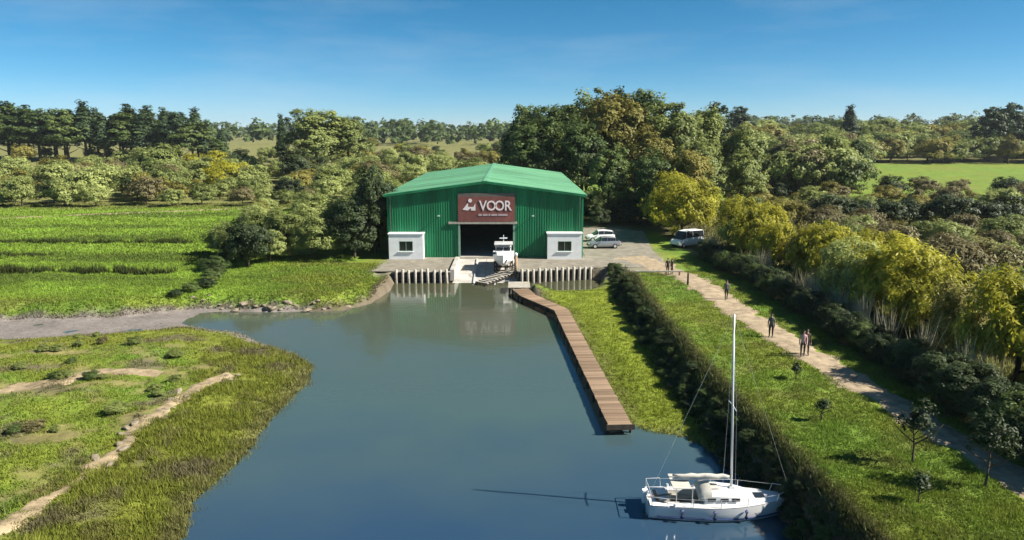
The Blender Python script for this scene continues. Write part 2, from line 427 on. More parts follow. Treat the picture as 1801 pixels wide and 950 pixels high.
gx = axis(-4200, -46, 32, 4200, 0.4); gy = axis(-420, 20, 92, 6000, 0.4)
XX, YY = np.meshgrid(gx, gy)
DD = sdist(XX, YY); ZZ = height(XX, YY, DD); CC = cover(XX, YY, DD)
nx, ny = len(gx), len(gy)
idx = np.arange(nx * ny).reshape(ny, nx)
quads = np.stack([idx[:-1, :-1], idx[:-1, 1:], idx[1:, 1:], idx[1:, :-1]], -1).reshape(-1, 4)
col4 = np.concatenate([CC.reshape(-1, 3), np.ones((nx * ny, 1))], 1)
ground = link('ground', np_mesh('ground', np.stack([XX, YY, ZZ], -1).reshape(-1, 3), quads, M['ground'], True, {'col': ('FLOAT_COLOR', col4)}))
tag(ground, 'green banks, fields and scrubland around the water basin', 'ground', kind='structure')

# ------------------------------------------------------------------ water
def water_mat():
    m, nt, b, out = nodes('basin_water')
    tc = nt.nodes.new('ShaderNodeTexCoord')
    sx = nt.nodes.new('ShaderNodeSeparateXYZ'); nt.links.new(tc.outputs['Object'], sx.inputs[0])
    nz = nt.nodes.new('ShaderNodeTexNoise'); nz.inputs['Scale'].default_value = 0.11; nz.inputs['Detail'].default_value = 3
    nt.links.new(tc.outputs['Object'], nz.inputs['Vector'])
    ad = nt.nodes.new('ShaderNodeMath'); ad.operation = 'MULTIPLY_ADD'; ad.inputs[1].default_value = 16.0
    nt.links.new(nz.outputs['Fac'], ad.inputs[0]); nt.links.new(sx.outputs['Y'], ad.inputs[2])
    mr = nt.nodes.new('ShaderNodeMapRange'); mr.inputs[1].default_value = 30; mr.inputs[2].default_value = 88
    nt.links.new(ad.outputs[0], mr.inputs[0])
    rp = nt.nodes.new('ShaderNodeValToRGB')       # clear deep water, then silt stirred up towards the slip
    e = rp.color_ramp.elements
    e[0].position = 0.0; e[0].color = (0.012, 0.040, 0.098, 1)
    e[1].position = 1.0; e[1].color = (0.066, 0.068, 0.036, 1)
    a = e.new(0.35); a.color = (0.052, 0.088, 0.082, 1)
    a = e.new(0.68); a.color = (0.070, 0.090, 0.066, 1)
    nt.links.new(mr.outputs[0], rp.inputs[0]); nt.links.new(rp.outputs[0], b.inputs['Base Color'])
    b.inputs['Roughness'].default_value = 0.09; b.inputs['IOR'].default_value = 1.55; b.inputs['Specular IOR Level'].default_value = 0.5
    rr = nt.nodes.new('ShaderNodeMapRange'); rr.inputs[1].default_value = .38; rr.inputs[2].default_value = .66; rr.inputs[3].default_value = .035; rr.inputs[4].default_value = .17
    rn = nt.nodes.new('ShaderNodeTexNoise'); rn.inputs['Scale'].default_value = .16; rn.inputs['Detail'].default_value = 6
    rm = nt.nodes.new('ShaderNodeMapping'); rm.inputs['Scale'].default_value = (.5, 1.5, 1); nt.links.new(tc.outputs['Object'], rm.inputs[0]); nt.links.new(rm.outputs[0], rn.inputs['Vector'])
    nt.links.new(rn.outputs['Fac'], rr.inputs[0]); nt.links.new(rr.outputs[0], b.inputs['Roughness'])
    w1 = nt.nodes.new('ShaderNodeTexNoise'); w1.inputs['Scale'].default_value = 0.8; w1.inputs['Detail'].default_value = 5
    mp = nt.nodes.new('ShaderNodeMapping'); mp.inputs['Scale'].default_value = (0.6, 1.6, 1.0)
    nt.links.new(tc.outputs['Object'], mp.inputs[0]); nt.links.new(mp.outputs[0], w1.inputs['Vector'])
    bp = nt.nodes.new('ShaderNodeBump'); bp.inputs['Strength'].default_value = 0.10; bp.inputs['Distance'].default_value = 0.10
    nt.links.new(w1.outputs['Fac'], bp.inputs['Height']); nt.links.new(bp.outputs[0], b.inputs['Normal'])
    return m
wv = [(-420, -420, 0), (40, -420, 0), (40, 92, 0), (-420, 92, 0)]
water = link('water', np_mesh('water', wv, [(0, 1, 2, 3)], water_mat()))
tag(water, 'calm blue water of the basin and creek', 'water', kind='structure')

# ------------------------------------------------------------------ paths as sheets on the ground
def ribbon(name, pts, widths, mat, label, lift=0.05, step=0.5, wob=0.35, seed=1):
    P = np.array(pts, float); seg = np.r_[0, np.cumsum(np.hypot(*np.diff(P, axis=0).T))]
    t = np.arange(0, seg[-1], step)
    tt = np.linspace(0, seg[-1], len(pts) * 6)
    def sm(a):
        v = np.interp(t, seg, a); k = np.ones(9) / 9
        return np.convolve(np.pad(v, 4, 'edge'), k, 'valid')
    cx, cy, w = sm(P[:, 0]), sm(P[:, 1]), sm(np.array(widths, float))
    tx, ty = np.gradient(cx), np.gradient(cy); L = np.hypot(tx, ty); nx_, ny_ = -ty / L, tx / L
    us = np.linspace(-1, 1, 9); n = len(us)
    wl = w * (1 + wob * fbm(cx, cy, 4, seed)); wr_ = w * (1 + wob * fbm(cx, cy, 4, seed + 50))
    U = us[None, :]; off = np.where(U < 0, wl[:, None] * U, wr_[:, None] * U) / 2
    X = cx[:, None] + nx_[:, None] * off; Y = cy[:, None] + ny_[:, None] * off
    Z = height(X, Y) + lift * (1 - np.abs(U) ** 4 * 1.6)
    ix = np.arange(X.size).reshape(X.shape)
    q = np.stack([ix[:-1, :-1], ix[:-1, 1:], ix[1:, 1:], ix[1:, :-1]], -1).reshape(-1, 4)
    o = link(name, np_mesh(name, np.stack([X, Y, Z], -1).reshape(-1, 3), q, mat, True))
    return tag(o, label, 'path', kind='structure')

PATH = [(14.6, 91), (17.0, 84.7), (17.7, 77.6), (18.3, 66.4), (18.9, 57.3), (19.6, 49.4), (20.4, 42.1), (21.0, 36.7), (21.5, 32.2), (21.8, 28.2), (22.3, 20), (22.5, 0), (22, -30)]
ribbon('path', PATH, [6.5, 4.8, 3.6, 3.3, 3.2, 3.1, 3.0, 2.9, 2.6, 2.6, 2.6, 2.6, 2.6], M['path'], 'sandy path along the top of the grass bank', 0.05, 0.5, 0.5, 61)
ribbon('sand_track', [(-44, 38.5), (-36, 41.0), (-31.2, 42.8), (-28.8, 45.6), (-26.4, 47.0), (-22.8, 46.2)], [2.6, 2.4, 2.6, 2.0, 1.6, 0.9], M['sand'], 'pale sandy track across the grassy spit', 0.05, 0.4, 0.6, 71)
ribbon('sand_ridge', [(-21.5, 22), (-20.9, 27.1), (-20.6, 29.0), (-20.2, 31.4), (-20.3, 35.0), (-20.4, 38.8), (-20.2, 42.8), (-19.6, 45.3), (-18.8, 47.2)], [1.3, 1.5, 1.3, 0.9, 1.0, 1.2, 1.1, 1.0, 0.8], M['sand'], 'pale sandy ridge along the reed fringe', 0.06, 0.3, 0.7, 81)
ribbon('farm_track', [(-130, 128), (-91, 131), (-76, 138.5), (-56, 147), (-44, 149)], [2.0, 2.2, 2.6, 2.2, 2.0], M['sand'], 'pale farm track across the far field', 0.08, 1.0, 0.4, 91)

yd = MB()
for poly in ([(-16.4, 80.75), (-6.75, 80.75), (-6.75, 89.0), (-15.2, 89.0)], [(-15.2, 89.0), (9.2, 89.0), (9.2, 90.6), (-15.2, 90.6)],
             [(0.55, 80.75), (5.6, 81.75), (9.3, 82.9), (9.2, 89.0), (0.55, 89.0)],
             [(9.3, 82.9), (11.6, 83.6), (13.4, 83.2), (15.6, 83.0), (17.6, 84.2), (18.4, 88), (18.6, 96), (19.6, 104), (20.6, 114), (15, 118), (9.5, 116), (9.2, 90.6), (9.2, 89.0)]):
    yd.add([(x, y, 1.235) for x, y in poly], [tuple(range(len(poly)))])
me = yd.mesh('yard')
tag(link('yard', me, None, M['yard']), 'pale gravel yard in front of the green shed', 'yard', kind='structure')

# ------------------------------------------------------------------ the green shed
BX0, BX1, BY0, BY1, BZ = -15.3, 8.7, 90.0, 137.0, 1.2
BC = (BX0 + BX1) / 2; EAVE, RIDGE = 8.95, 10.55
barn = empty('boat_shed', (BC, BY0, BZ))
tag(barn, 'large green metal boat shed with low gable roof and open dark doorway', 'shed')
DX0, DX1, DZ1 = -6.55, 0.25, 5.45
def gable_z(x): return EAVE + (RIDGE - EAVE) * (1 - abs(x - BC) / ((BX1 - BX0) / 2))

def ribbed(x0, x1, zlo, zhi, y, pitch=0.3, depth=0.05, out=-1):
    """vertical trapezoid-ribbed sheet facing -Y (out=-1); zlo/zhi functions of x"""
    xs, ys = [], []
    n = max(1, round((x1 - x0) / pitch)); p = (x1 - x0) / n
    for i in range(n):
        a = x0 + i * p
        for f, dd in ((0.0, 0), (0.40, 0), (0.52, 1), (0.88, 1)):
            xs.append(a + f * p); ys.append(y + out * dd * depth)
    xs.append(x1); ys.append(y)
    v = []
    for x, yy in zip(xs, ys): v += [(x, yy, zlo(x)), (x, yy, zhi(x))]
    f = [(2 * i, 2 * i + 2, 2 * i + 3, 2 * i + 1) for i in range(len(xs) - 1)]
    return v, f

def local(vs_): return [(x - BC, y - BY0, z - BZ) for x, y, z in vs_]
EPS = 0.0
# front cladding in bays between frames
bays = [(-15.3, -11.3), (-11.3, -6.55), (-6.55, 0.25), (0.25, 4.5), (4.5, 8.7)]
for i, (a, b) in enumerate(bays):
    zl = (lambda x: DZ1) if i == 2 else (lambda x: BZ - 0.05)
    v, f = ribbed(a, b, zl, lambda x: gable_z(x) - 0.02, BY0)
    MB().add(local(v), f).build('front_wall_sheet', M['wall'], barn)
# side and back walls
for x, s in ((BX0, -1), (BX1, 1)):
    mb = MB(); n = 150; vv = []
    for i in range(n * 4 + 1):
        k, r = divmod(i, 4); f_ = (0.0, 0.40, 0.52, 0.88)[r]; dd = (0, 0, 1, 1)[r]
        yy = BY0 + (k + f_) * (BY1 - BY0) / n
        vv += [(x + s * dd * 0.05, min(yy, BY1), BZ - 0.05), (x + s * dd * 0.05, min(yy, BY1), EAVE)]
    mb.add(local(vv), [(2 * i, 2 * i + 2, 2 * i + 3, 2 * i + 1) for i in range(n * 4)]).build('side_wall', M['wall'], barn)
v, f = ribbed(BX0, BX1, lambda x: BZ - 0.05, lambda x: gable_z(x) - 0.02, BY1, out=1)
MB().add(local(v), f).build('back_wall', M['wall'], barn)
# roof sheets: eight a side, ribs down the slope
OV = 0.4
for s in (-1, 1):
    xe = BC + s * ((BX1 - BX0) / 2 + OV); ze = RIDGE - (RIDGE - EAVE) * (1 + OV / ((BX1 - BX0) / 2)) + 0.12
    nb = 8; L = (BY1 - BY0 + 2 * OV)
    for k in range(nb):
        ya = BY0 - OV + k * L / nb; yb = ya + L / nb; vv = []; n = 18
        for i in range(n * 4 + 1):
            q, r = divmod(i, 4); f_ = (0.0, 0.55, 0.65, 0.9)[r]; dd = (0, 0, 1, 1)[r]
            yy = ya + (q + f_) * (yb - ya) / n
            up = dd * 0.05 + 0.004 * (k % 2)
            vv += [(BC + s * 0.12, yy, RIDGE + 0.12 + up), (xe, yy, ze + up)]
        MB().add(local(vv), [(2 * i, 2 * i + 2, 2 * i + 3, 2 * i + 1) for i in range(n * 4)]).build('roof_sheet', M['roof'], barn)
    # eave gutter and verge trims
    MB().box((xe + s * 0.06 - BC, (BY0 + BY1) / 2 - BY0, ze - 0.05 - BZ), (0.14, L + 0.1, 0.16)).build('gutter', M['roof'], barn)
    for yy in (BY0 - OV - 0.03, BY1 + OV + 0.03):
        MB().bar((0, yy - BY0, RIDGE + 0.05 - BZ), (xe - BC, yy - BY0, ze - 0.07 - BZ), 0.05, 0.30).build('verge_trim', M['wall'], barn)
MB().box((0, (BY0 + BY1) / 2 - BY0, RIDGE + 0.2 - BZ), (0.5, L + 0.12, 0.06)).build('ridge_cap', M['roof'], barn)
# soffit
for s in (-1, 1):
    MB().bar((0, -OV / 2, RIDGE - 0.02 - BZ), (s * (12 + OV), -OV / 2, EAVE - 0.13 - BZ), OV - 0.06, 0.03).build('soffit', M['wall'], barn)
# corner trims, plinth
for x in (BX0, BX1): MB().box((x - BC, -0.03, (EAVE - BZ) / 2), (0.22, 0.16, EAVE - BZ - 0.1)).build('corner_trim', M['wall'], barn)
# doorway: frame, track, floor, roof frames inside, open sliding leaf
for x in (DX0, DX1): MB().box((x - BC, -0.06, (DZ1 - BZ) / 2), (0.24, 0.22, DZ1 - BZ)).build('door_post', M['trim'], barn)
MB().box(((DX0 + DX1) / 2 - BC - 0.45, -0.11, DZ1 - BZ + 0.12), (DX1 - DX0 + 1.7, 0.22, 0.26)).build('door_track', M['woodpale'], barn)
MB().box((0, 23.5, 0.045), (23.7, 46.7, 0.08)).build('floor_slab', M['concrete'], barn)
for y in np.arange(8, 46, 8.0):
    mb = MB()
    for x in (-11.7, 11.7): mb.box((x, y, 3.85), (0.3, 0.3, 7.7))
    mb.bar((-11.7, y, 7.55), (0, y, 9.05), 0.25, 0.4); mb.bar((11.7, y, 7.55), (0, y, 9.05), 0.25, 0.4)
    mb.build('portal_frame', M['wooddark'], barn)
for x in (BX0 + .32, BX1 - .32): MB().tube([(x - BC, -.14, .1), (x - BC, -.14, 7.3), (x - BC, -.34, 7.62)], .07, 8).build('downpipe', M['trim'], barn, smooth=True)
for x in (-9.0, 2.6):
    lm_ = MB().bar((x - BC, -.05, 5.2), (x - BC, -.45, 5.35), .06, .06).build('wall_lamp', M['metal'], barn); MB().box((x - BC, -.5, 5.28), (.3, .22, .12)).build('lamp_head', M['lampglass'], lm_)

# white window annexes at the foot of the front wall
def annexe(x0, x1, ztop, label):
    w, h, dp = x1 - x0, ztop - BZ, 1.3
    t = empty('white_annexe', ((x0 + x1) / 2, BY0 - 0.08, BZ + 0.03)); tag(t, label, 'annexe', 'white annexes against the shed')
    ww, wz0, wz1 = 1.7, 1.0, 2.25
    mb = MB()
    y = -dp
    mb.box((-(w / 2 + ww / 2) / 2, y, h / 2), (w / 2 - ww / 2, 0.1, h)); mb.box(((w / 2 + ww / 2) / 2, y, h / 2), (w / 2 - ww / 2, 0.1, h))
    mb.box((0, y, wz0 / 2), (ww, 0.1, wz0)); mb.box((0, y, (h + wz1) / 2), (ww, 0.1, h - wz1))
    mb.build('front_wall', M['white'], t)
    for s in (-1, 1): MB().box((s * (w / 2 - 0.05), -dp / 2 + 0.02, h / 2), (0.1, dp - 0.07, h - 0.02)).build('side_wall', M['white'], t)
    MB().box((0, -dp / 2 - 0.04, h + 0.05), (w + 0.2, dp + 0.2, 0.1)).build('flat_roof', M['white'], t)
    MB().box((0, -dp / 2 - 0.02, 0.02), (w - .2, dp - .1, 0.04)).build('floor', M['concrete'], t)
    win = MB().box((0, y + 0.02, (wz0 + wz1) / 2), (ww - 0.1, 0.02, wz1 - wz0 - 0.1)).build('window', M['glass'], t)
    fr = MB()
    for s in (-1, 1): fr.box((s * (ww / 2 - 0.03), y - 0.01, (wz0 + wz1) / 2), (0.06, 0.08, wz1 - wz0))
    fr.box((0, y - 0.012, wz0 + 0.03), (ww - 0.12, 0.08, 0.06)); fr.box((0, y - 0.012, wz1 - 0.03), (ww - 0.12, 0.08, 0.06)); fr.box((0, y - 0.008, (wz0 + wz1) / 2), (0.05, 0.05, wz1 - wz0 - 0.12))
    fr.build('frame', M['trim'], win)
    MB().box((0, y - 0.09, wz0 - 0.05), (ww + 0.2, 0.16, 0.06)).build('sill', M['white'], win)
    return t
annexe(-15.1, -10.9, 4.3, 'white flat-roofed annexe with dark window at the shed corner beside bushes')
annexe(4.35, 8.55, 4.35, 'white flat-roofed annexe with dark window at the shed corner beside the parked car')

# the sign
sg = empty('shed_sign', ((DX0 + DX1) / 2, BY0 - 0.12, 5.72))
tag(sg, 'wide red-brown sign with white emblem and lettering above the shed doorway', 'sign')
MB().box((0, -0.06, 1.55), (7.0, 0.1, 3.1)).build('board', M['sign'], sg, bevel=0.01)
MB().box((0, -0.055, 3.32), (7.0, 0.09, 0.42)).build('top_band', M['sign_top'], sg)
def text_mesh(body, size, mat, parent, loc, name, sx=1.0):
    cu = bpy.data.curves.new(name, 'FONT'); cu.body = body; cu.size = size; cu.extrude = 0.02; cu.align_x = 'CENTER'; cu.offset = 0.012 * size; cu.resolution_u = 3
    to = bpy.data.objects.new('tmp_text', cu); COL.objects.link(to)
    dg = bpy.context.evaluated_depsgraph_get()
    me = bpy.data.meshes.new_from_object(to.evaluated_get(dg)); bpy.data.objects.remove(to); bpy.data.curves.remove(cu)
    me.materials.clear(); me.materials.append(mat)
    o = link(name, me, parent, None, loc, (R(90), 0, 0)); o.scale = (sx, 1, 1)
    return o
for i, ch in enumerate('VOOR'):
    text_mesh(ch, 1.72, M['letter'], sg, (-0.42 + i * 1.02, -0.14, 1.42), 'letter', 0.86)
em = MB()       # emblem: small sail-like figure with a dot above
em.add([(-2.95, -0.14, 1.5), (-2.25, -0.14, 2.35), (-2.25, -0.14, 1.85), (-1.6, -0.14, 1.85), (-1.35, -0.14, 2.3), (-1.35, -0.14, 1.4), (-1.9, -0.14, 1.4), (-1.9, -0.14, 1.7), (-2.3, -0.14, 1.4)],
       [(0, 1, 2, 8), (2, 3, 7, 8), (3, 4, 5, 6, 7)])
em.tube([(-2.0, -0.12, 2.62), (-2.0, -0.15, 2.62)], 0.24, 14)
em.build('emblem', M['letter'], sg)
sm_ = MB()
for a, b in ((-1.0, -0.55), (-0.45, 0.15), (0.25, 0.5), (0.6, 1.35), (1.45, 2.6)):
    sm_.box(((a + b) / 2, -0.13, 0.85), (b - a, 0.03, 0.24))
sm_.build('small_line', M['letter2'], sg)

# ------------------------------------------------------------------ slipway, quays, posts
sl = empty('slipway', (-3.1, 89.0, 1.2)); tag(sl, 'pale concrete slipway running from the shed door into the water', 'slipway')
def slab(x0, x1, ya, yb, off=0.0):
    za, zb = -(89.0 - ya) * 0.142 + off, -(89.0 - yb) * 0.142 + off
    p = [(x0, ya - 89, za), (x1, ya - 89, za), (x1, yb - 89, zb), (x0, yb - 89, zb)]
    return MB().add([(a + 3.1 - 3.1, b, c) for a, b, c in p] + [(a, b, c - 0.3) for a, b, c in p], [(0, 1, 2, 3), (7, 6, 5, 4), (0, 4, 5, 1), (1, 5, 6, 2), (2, 6, 7, 3), (3, 7, 4, 0)])
k = 0
for ya in np.arange(75.5, 88.9, 2.7):
    for (xa, xb) in ((-3.6, -0.02), (0.02, 3.6)):
        slab(xa, xb, ya + 0.02, min(ya + 2.66, 89.0), 0.03).build('slab', M['concrete'], sl, bevel=0.015); k += 1
for x in (-1.2, 1.2):
    MB().bar((x, -13.3, -13.3 * 0.142 + 0.11), (x, -0.3, -0.3 * 0.142 + 0.11), 0.14, 0.14).build('rail', M['metal'], sl)
MB().box((-3.62, -4.3, -0.35), (0.5, 8.4, 1.3)).build('side_wall', M['concrete'], sl, bevel=0.03)

gw = empty('timber_gangway', (-1.1, 80.2, 0.28)); tag(gw, 'pale slatted timber gangway lying slanted across the slipway', 'gangway')
A, B_ = Vector((-2.4, -1.3, -0.12)), Vector((2.0, 3.9, 0.66))
dr = (B_ - A); nrm = Vector((-dr.y, dr.x, 0)).normalized()
for s in (-1, 1): MB().bar(A + nrm * 0.7 * s, B_ + nrm * 0.7 * s, 0.16, 0.22).build('side_beam', M['wooddark'], gw)
for i in range(13):
    c = A + dr * ((i + 0.5) / 13); MB().bar(c - nrm * 0.95 + Vector((0, 0, 0.14)), c + nrm * 0.95 + Vector((0, 0, 0.14)), 0.26, 0.06).build('slat', M['woodpale'], gw)

pile_me = MB().tube([(0, 0, -1.6), (0, 0, 0.6), (0, 0, 1.55), (0, 0, 1.6)], [0.17, 0.17, 0.165, 0.12], 10).mesh('pile', M['woodpale'], True)
def quay(name, a, b, n, label):
    a, b = Vector(a), Vector(b); t = empty(name, (*((a + b) / 2).xy, 0)); tag(t, label, 'quay wall', 'timber quay walls beside the slipway')
    a, b = a - t.location, b - t.location; a.z = b.z = 0
    back = Vector((0, 0.28, 0))
    for j in range(4):
        MB().bar(a + back + Vector((0, 0, 0.95 - 0.42 * j)), b + back + Vector((0, 0, 0.95 - 0.42 * j)), 0.12, 0.385).build('plank', M['wooddark'], t)
    MB().bar(a + back + Vector((0, 0.05, 1.24)), b + back + Vector((0, 0.05, 1.24)), 0.36, 0.14).build('coping_beam', M['woodpale'], t, bevel=0.02)
    for i in range(n):
        p = a.lerp(b, (i + 0.5) / n); o = link('pile', pile_me, t, None, (p.x, p.y, random.uniform(-0.12, 0.08)), (random.uniform(-.03, .03), random.uniform(-.03, .03), random.random() * 6))
    return t
quay('quay_wall', (-13.3, 80.2, 0), (-6.95, 80.2, 0), 9, 'timber quay wall with pale piles between slipway and grassy shore')
quay('quay_wall', (0.75, 80.1, 0), (9.3, 82.25, 0), 13, 'longer timber quay wall with pale piles beside the boardwalk')

mp_ = empty('mooring_post', (0.45, 82.0, 0.3)); tag(mp_, 'stout white-topped timber post beside the slipway', 'post')
MB().tube([(0, 0, 0), (0, 0, 2.5)], [0.2, 0.17], 10).build('shaft', M['wood'], mp_, smooth=True)
MB().tube([(0, 0, 2.5), (0, 0, 2.75), (0, 0, 2.85)], [0.19, 0.19, 0.1], 10).build('cap', M['white'], mp_, smooth=True)

# ------------------------------------------------------------------ boardwalk
bw = empty('boardwalk', (5.2, 52, 0)); tag(bw, 'long brown plank boardwalk along the water with a bend', 'boardwalk')
plank_me = MB().box((0, 0, 0), (1.0, 1.0, 1.0)).mesh('plank', M['wood'], bevel=0.0)
JP = [Vector((0.9, 74.6, 0)), Vector((1.6, 71.6, 0)), Vector((4.55, 65.6, 0)), Vector((6.1, 38.7, 0))]
JW = [1.8, 1.55, 1.35, 1.35]
JZ = 0.55
acc = 0; pitch = 0.34
for i in range(3):
    a, b = JP[i], JP[i + 1]; L = (b - a).length; t = (b - a).normalized(); n = Vector((-t.y, t.x, 0)); ang = math.atan2(n.y, n.x)
    m = int(L / pitch)
    for j in range(m):
        c = a + t * ((j + 0.5) * L / m); w = JW[i] + (JW[i + 1] - JW[i]) * j / m + random.uniform(-0.04, 0.04)
        o = link('plank', plank_me, bw, None, Vector((c.x, c.y, JZ + random.uniform(-0.008, 0.008))) - bw.location, (random.uniform(-.01, .01), random.uniform(-.006, .006), ang + random.uniform(-.012, .012)))
        o.scale = (w, pitch - 0.035, 0.06)
    for s in (-1, 1):
        MB().bar(a + n * s * (JW[i] / 2 - 0.1) + Vector((0, 0, JZ - 0.15)) - bw.location, b + n * s * (JW[i + 1] / 2 - 0.1) + Vector((0, 0, JZ - 0.15)) - bw.location, 0.12, 0.2).build('bearer_beam', M['wooddark'], bw)
    for j in range(int(L / 2.4) + 1):
        c = a + t * min(L, j * 2.4 + 0.2)
        for s in (-1, 1):
            p = c + n * s * (JW[i] / 2 - 0.02) - bw.location
            MB().tube([(p.x, p.y, -1.5), (p.x, p.y, JZ + (0.02 if s > 0 else -0.05))], 0.09, 7).build('pile', M['wooddark'], bw)
a, b = JP[2], JP[3]; t = (b - a).normalized(); n = Vector((-t.y, t.x, 0))
MB().bar(b - n * 0.8 + Vector((0, -0.05, JZ - 0.06)) - bw.location, b + n * 0.8 + Vector((0, -0.05, JZ - 0.06)) - bw.location, 0.08, 0.3).build('end_board', M['wooddark'], bw)
# landing pad at its head
lp = empty('landing_stage', (0.75, 76.2, 0)); tag(lp, 'small pale landing platform at the head of the boardwalk', 'landing stage')
for j in range(6): MB().box((0, -1.25 + j * 0.5, 0.66), (2.3, 0.46, 0.07)).build('plank', M['woodpale'], lp)
for x in (-1, 1):
    for y in (-1.2, 1.2): MB().tube([(x, y, -1.4), (x, y, 0.62)], 0.1, 7).build('pile', M['wooddark'], lp)

# ------------------------------------------------------------------ foliage builders
def leaves(rs, centers, outs, n_per, spread, size, aspect=1.7, droop=0.0, up=0.35, tint_c=None):
    """leaf quads round clump centres -> verts, faces, tint"""
    k = len(centers); N = k * n_per
    c = np.repeat(centers, n_per, 0); o = np.repeat(outs, n_per, 0)
    sp = np.repeat(spread, n_per)[:, None] if hasattr(spread, '__len__') else spread
    g = rs.normal(0, 1, (N, 3)); g /= np.maximum(np.linalg.norm(g, axis=1, keepdims=True), 1e-6); g *= rs.uniform(0.15, 1.0, (N, 1)) ** 0.6
    off = g * sp; off[:, 2] *= 0.75
    if droop: off[:, 2] -= droop * rs.uniform(0, 1, N) ** 1.5
    p = c + off
    nrm = o * 0.75 + g * 0.6 + rs.normal(0, 0.38, (N, 3)); nrm[:, 2] += up
    nrm /= np.linalg.norm(nrm, axis=1, keepdims=True)
    a = np.cross(nrm, rs.normal(0, 1, (N, 3)))
    if droop: a = a * 0.4 + np.array((0, 0, -1.0))
    a -= nrm * (a * nrm).sum(1, keepdims=True); a /= np.maximum(np.linalg.norm(a, axis=1, keepdims=True), 1e-6); b = np.cross(nrm, a)
    s = size * rs.uniform(0.6, 1.35, (N, 1))
    A = a * s * 0.5 * aspect; Bv = b * s * 0.5
    v = np.stack([p - A, p + Bv * 0.9 - A * 0.1, p + A, p - Bv * 0.9 + A * 0.1], 1).reshape(-1, 3)
    f = np.arange(N * 4).reshape(N, 4)
    tc_ = np.repeat(rs.uniform(0, 1, k) if tint_c is None else tint_c, n_per)
    tint = np.clip(0.45 * tc_ + 0.55 * rs.uniform(0, 1, N), 0, 1)
    return v, f, np.repeat(tint, 4)

def crown_points(rs, n, rx, ry, rz, zc, shell, lump, shape):
    d = rs.normal(0, 1, (n, 3)); d /= np.linalg.norm(d, axis=1, keepdims=True)
    if shape != 'ball': d[:, 2] = np.where(d[:, 2] < -0.55, -d[:, 2], d[:, 2])
    ph = rs.uniform(0, 6.28, 6)
    az = np.arctan2(d[:, 1], d[:, 0])
    lm = 1 + lump * (0.55 * np.sin(2 * az + ph[0] + 2 * d[:, 2]) + 0.45 * np.sin(3 * az + ph[1] - 3 * d[:, 2]) + 0.5 * np.sin(5 * d[:, 2] + ph[2] + az) + 0.35 * np.sin(5 * az + ph[3]))
    r = np.minimum(rs.uniform(0, 1, n) ** shell * lm, 1.12)
    p = d * r[:, None] * np.array((rx, ry, rz))
    if shape == 'cone':
        t = (p[:, 2] / rz + 1) / 2; p[:, :2] *= (1.35 - 1.15 * t)[:, None]
    if shape == 'tall':
        t = (p[:, 2] / rz + 1) / 2; p[:, :2] *= (0.75 + 0.7 * np.sin(np.clip(t, 0, 1) * 3.0))[:, None]
    p[:, 2] += zc
    return p, d

def crown_mesh(name, seed, mat, h, r, clumps, per, leaf, clump_r, base=0.18, shell=0.4, lump=0.22, shape='ell', droop=0.0, aspect=1.7, up=0.35):
    rs = np.random.RandomState(seed)
    rz = h * (1 - base) / 2; zc = h - rz
    p, d = crown_points(rs, clumps, r, r, rz, zc, shell, lump, shape)
    p[:, 2] = np.maximum(p[:, 2], h * base * 0.6)
    v, f, t = leaves(rs, p, d, per, clump_r * rs.uniform(0.6, 1.25, clumps), leaf, aspect, droop, up)
    return np_mesh(name, v, f, mat, False, {'tint': ('FLOAT', t)})

def trunk_mesh(name, seed, h, r0, limbs=7, spread=0.3, start=0.25, bend=0.25, top=0.92, lr=0.6):
    rs = random.Random(seed); mb = MB()
    pts = [(0, 0, -0.3)]; x = y = 0
    for i in range(1, 8):
        x += rs.uniform(-bend, bend) * h / 30; y += rs.uniform(-bend, bend) * h / 30; pts.append((x, y, h * top * i / 7))
    mb.tube(pts, [r0 * 1.25, r0, r0 * 0.86, r0 * .72, r0 * .58, r0 * .42, r0 * .26, r0 * .1], 8)
    for i in range(limbs):
        t = start + (0.85 - start) * (i + rs.random() * .6) / limbs; q = t * top * 7; k = int(q); f = q - k
        p = Vector(pts[k + 0]).lerp(Vector(pts[min(7, k + 1)]), f); a = i * 2.4 + rs.uniform(-.5, .5)
        L = h * spread * (1.15 - t) * rs.uniform(.8, 1.2) * 1.3; dv = Vector((math.cos(a), math.sin(a), rs.uniform(.35, .8)))
        rr = r0 * (1 - t) * lr + 0.015
        mb.tube([p, p + dv * L * .45, p + dv * L * .8 + Vector((0, 0, L * .08)), p + dv * L + Vector((0, 0, L * .2))], [rr, rr * .7, rr * .45, rr * .12], 6)
    return mb.mesh(name, M['bark'], True)

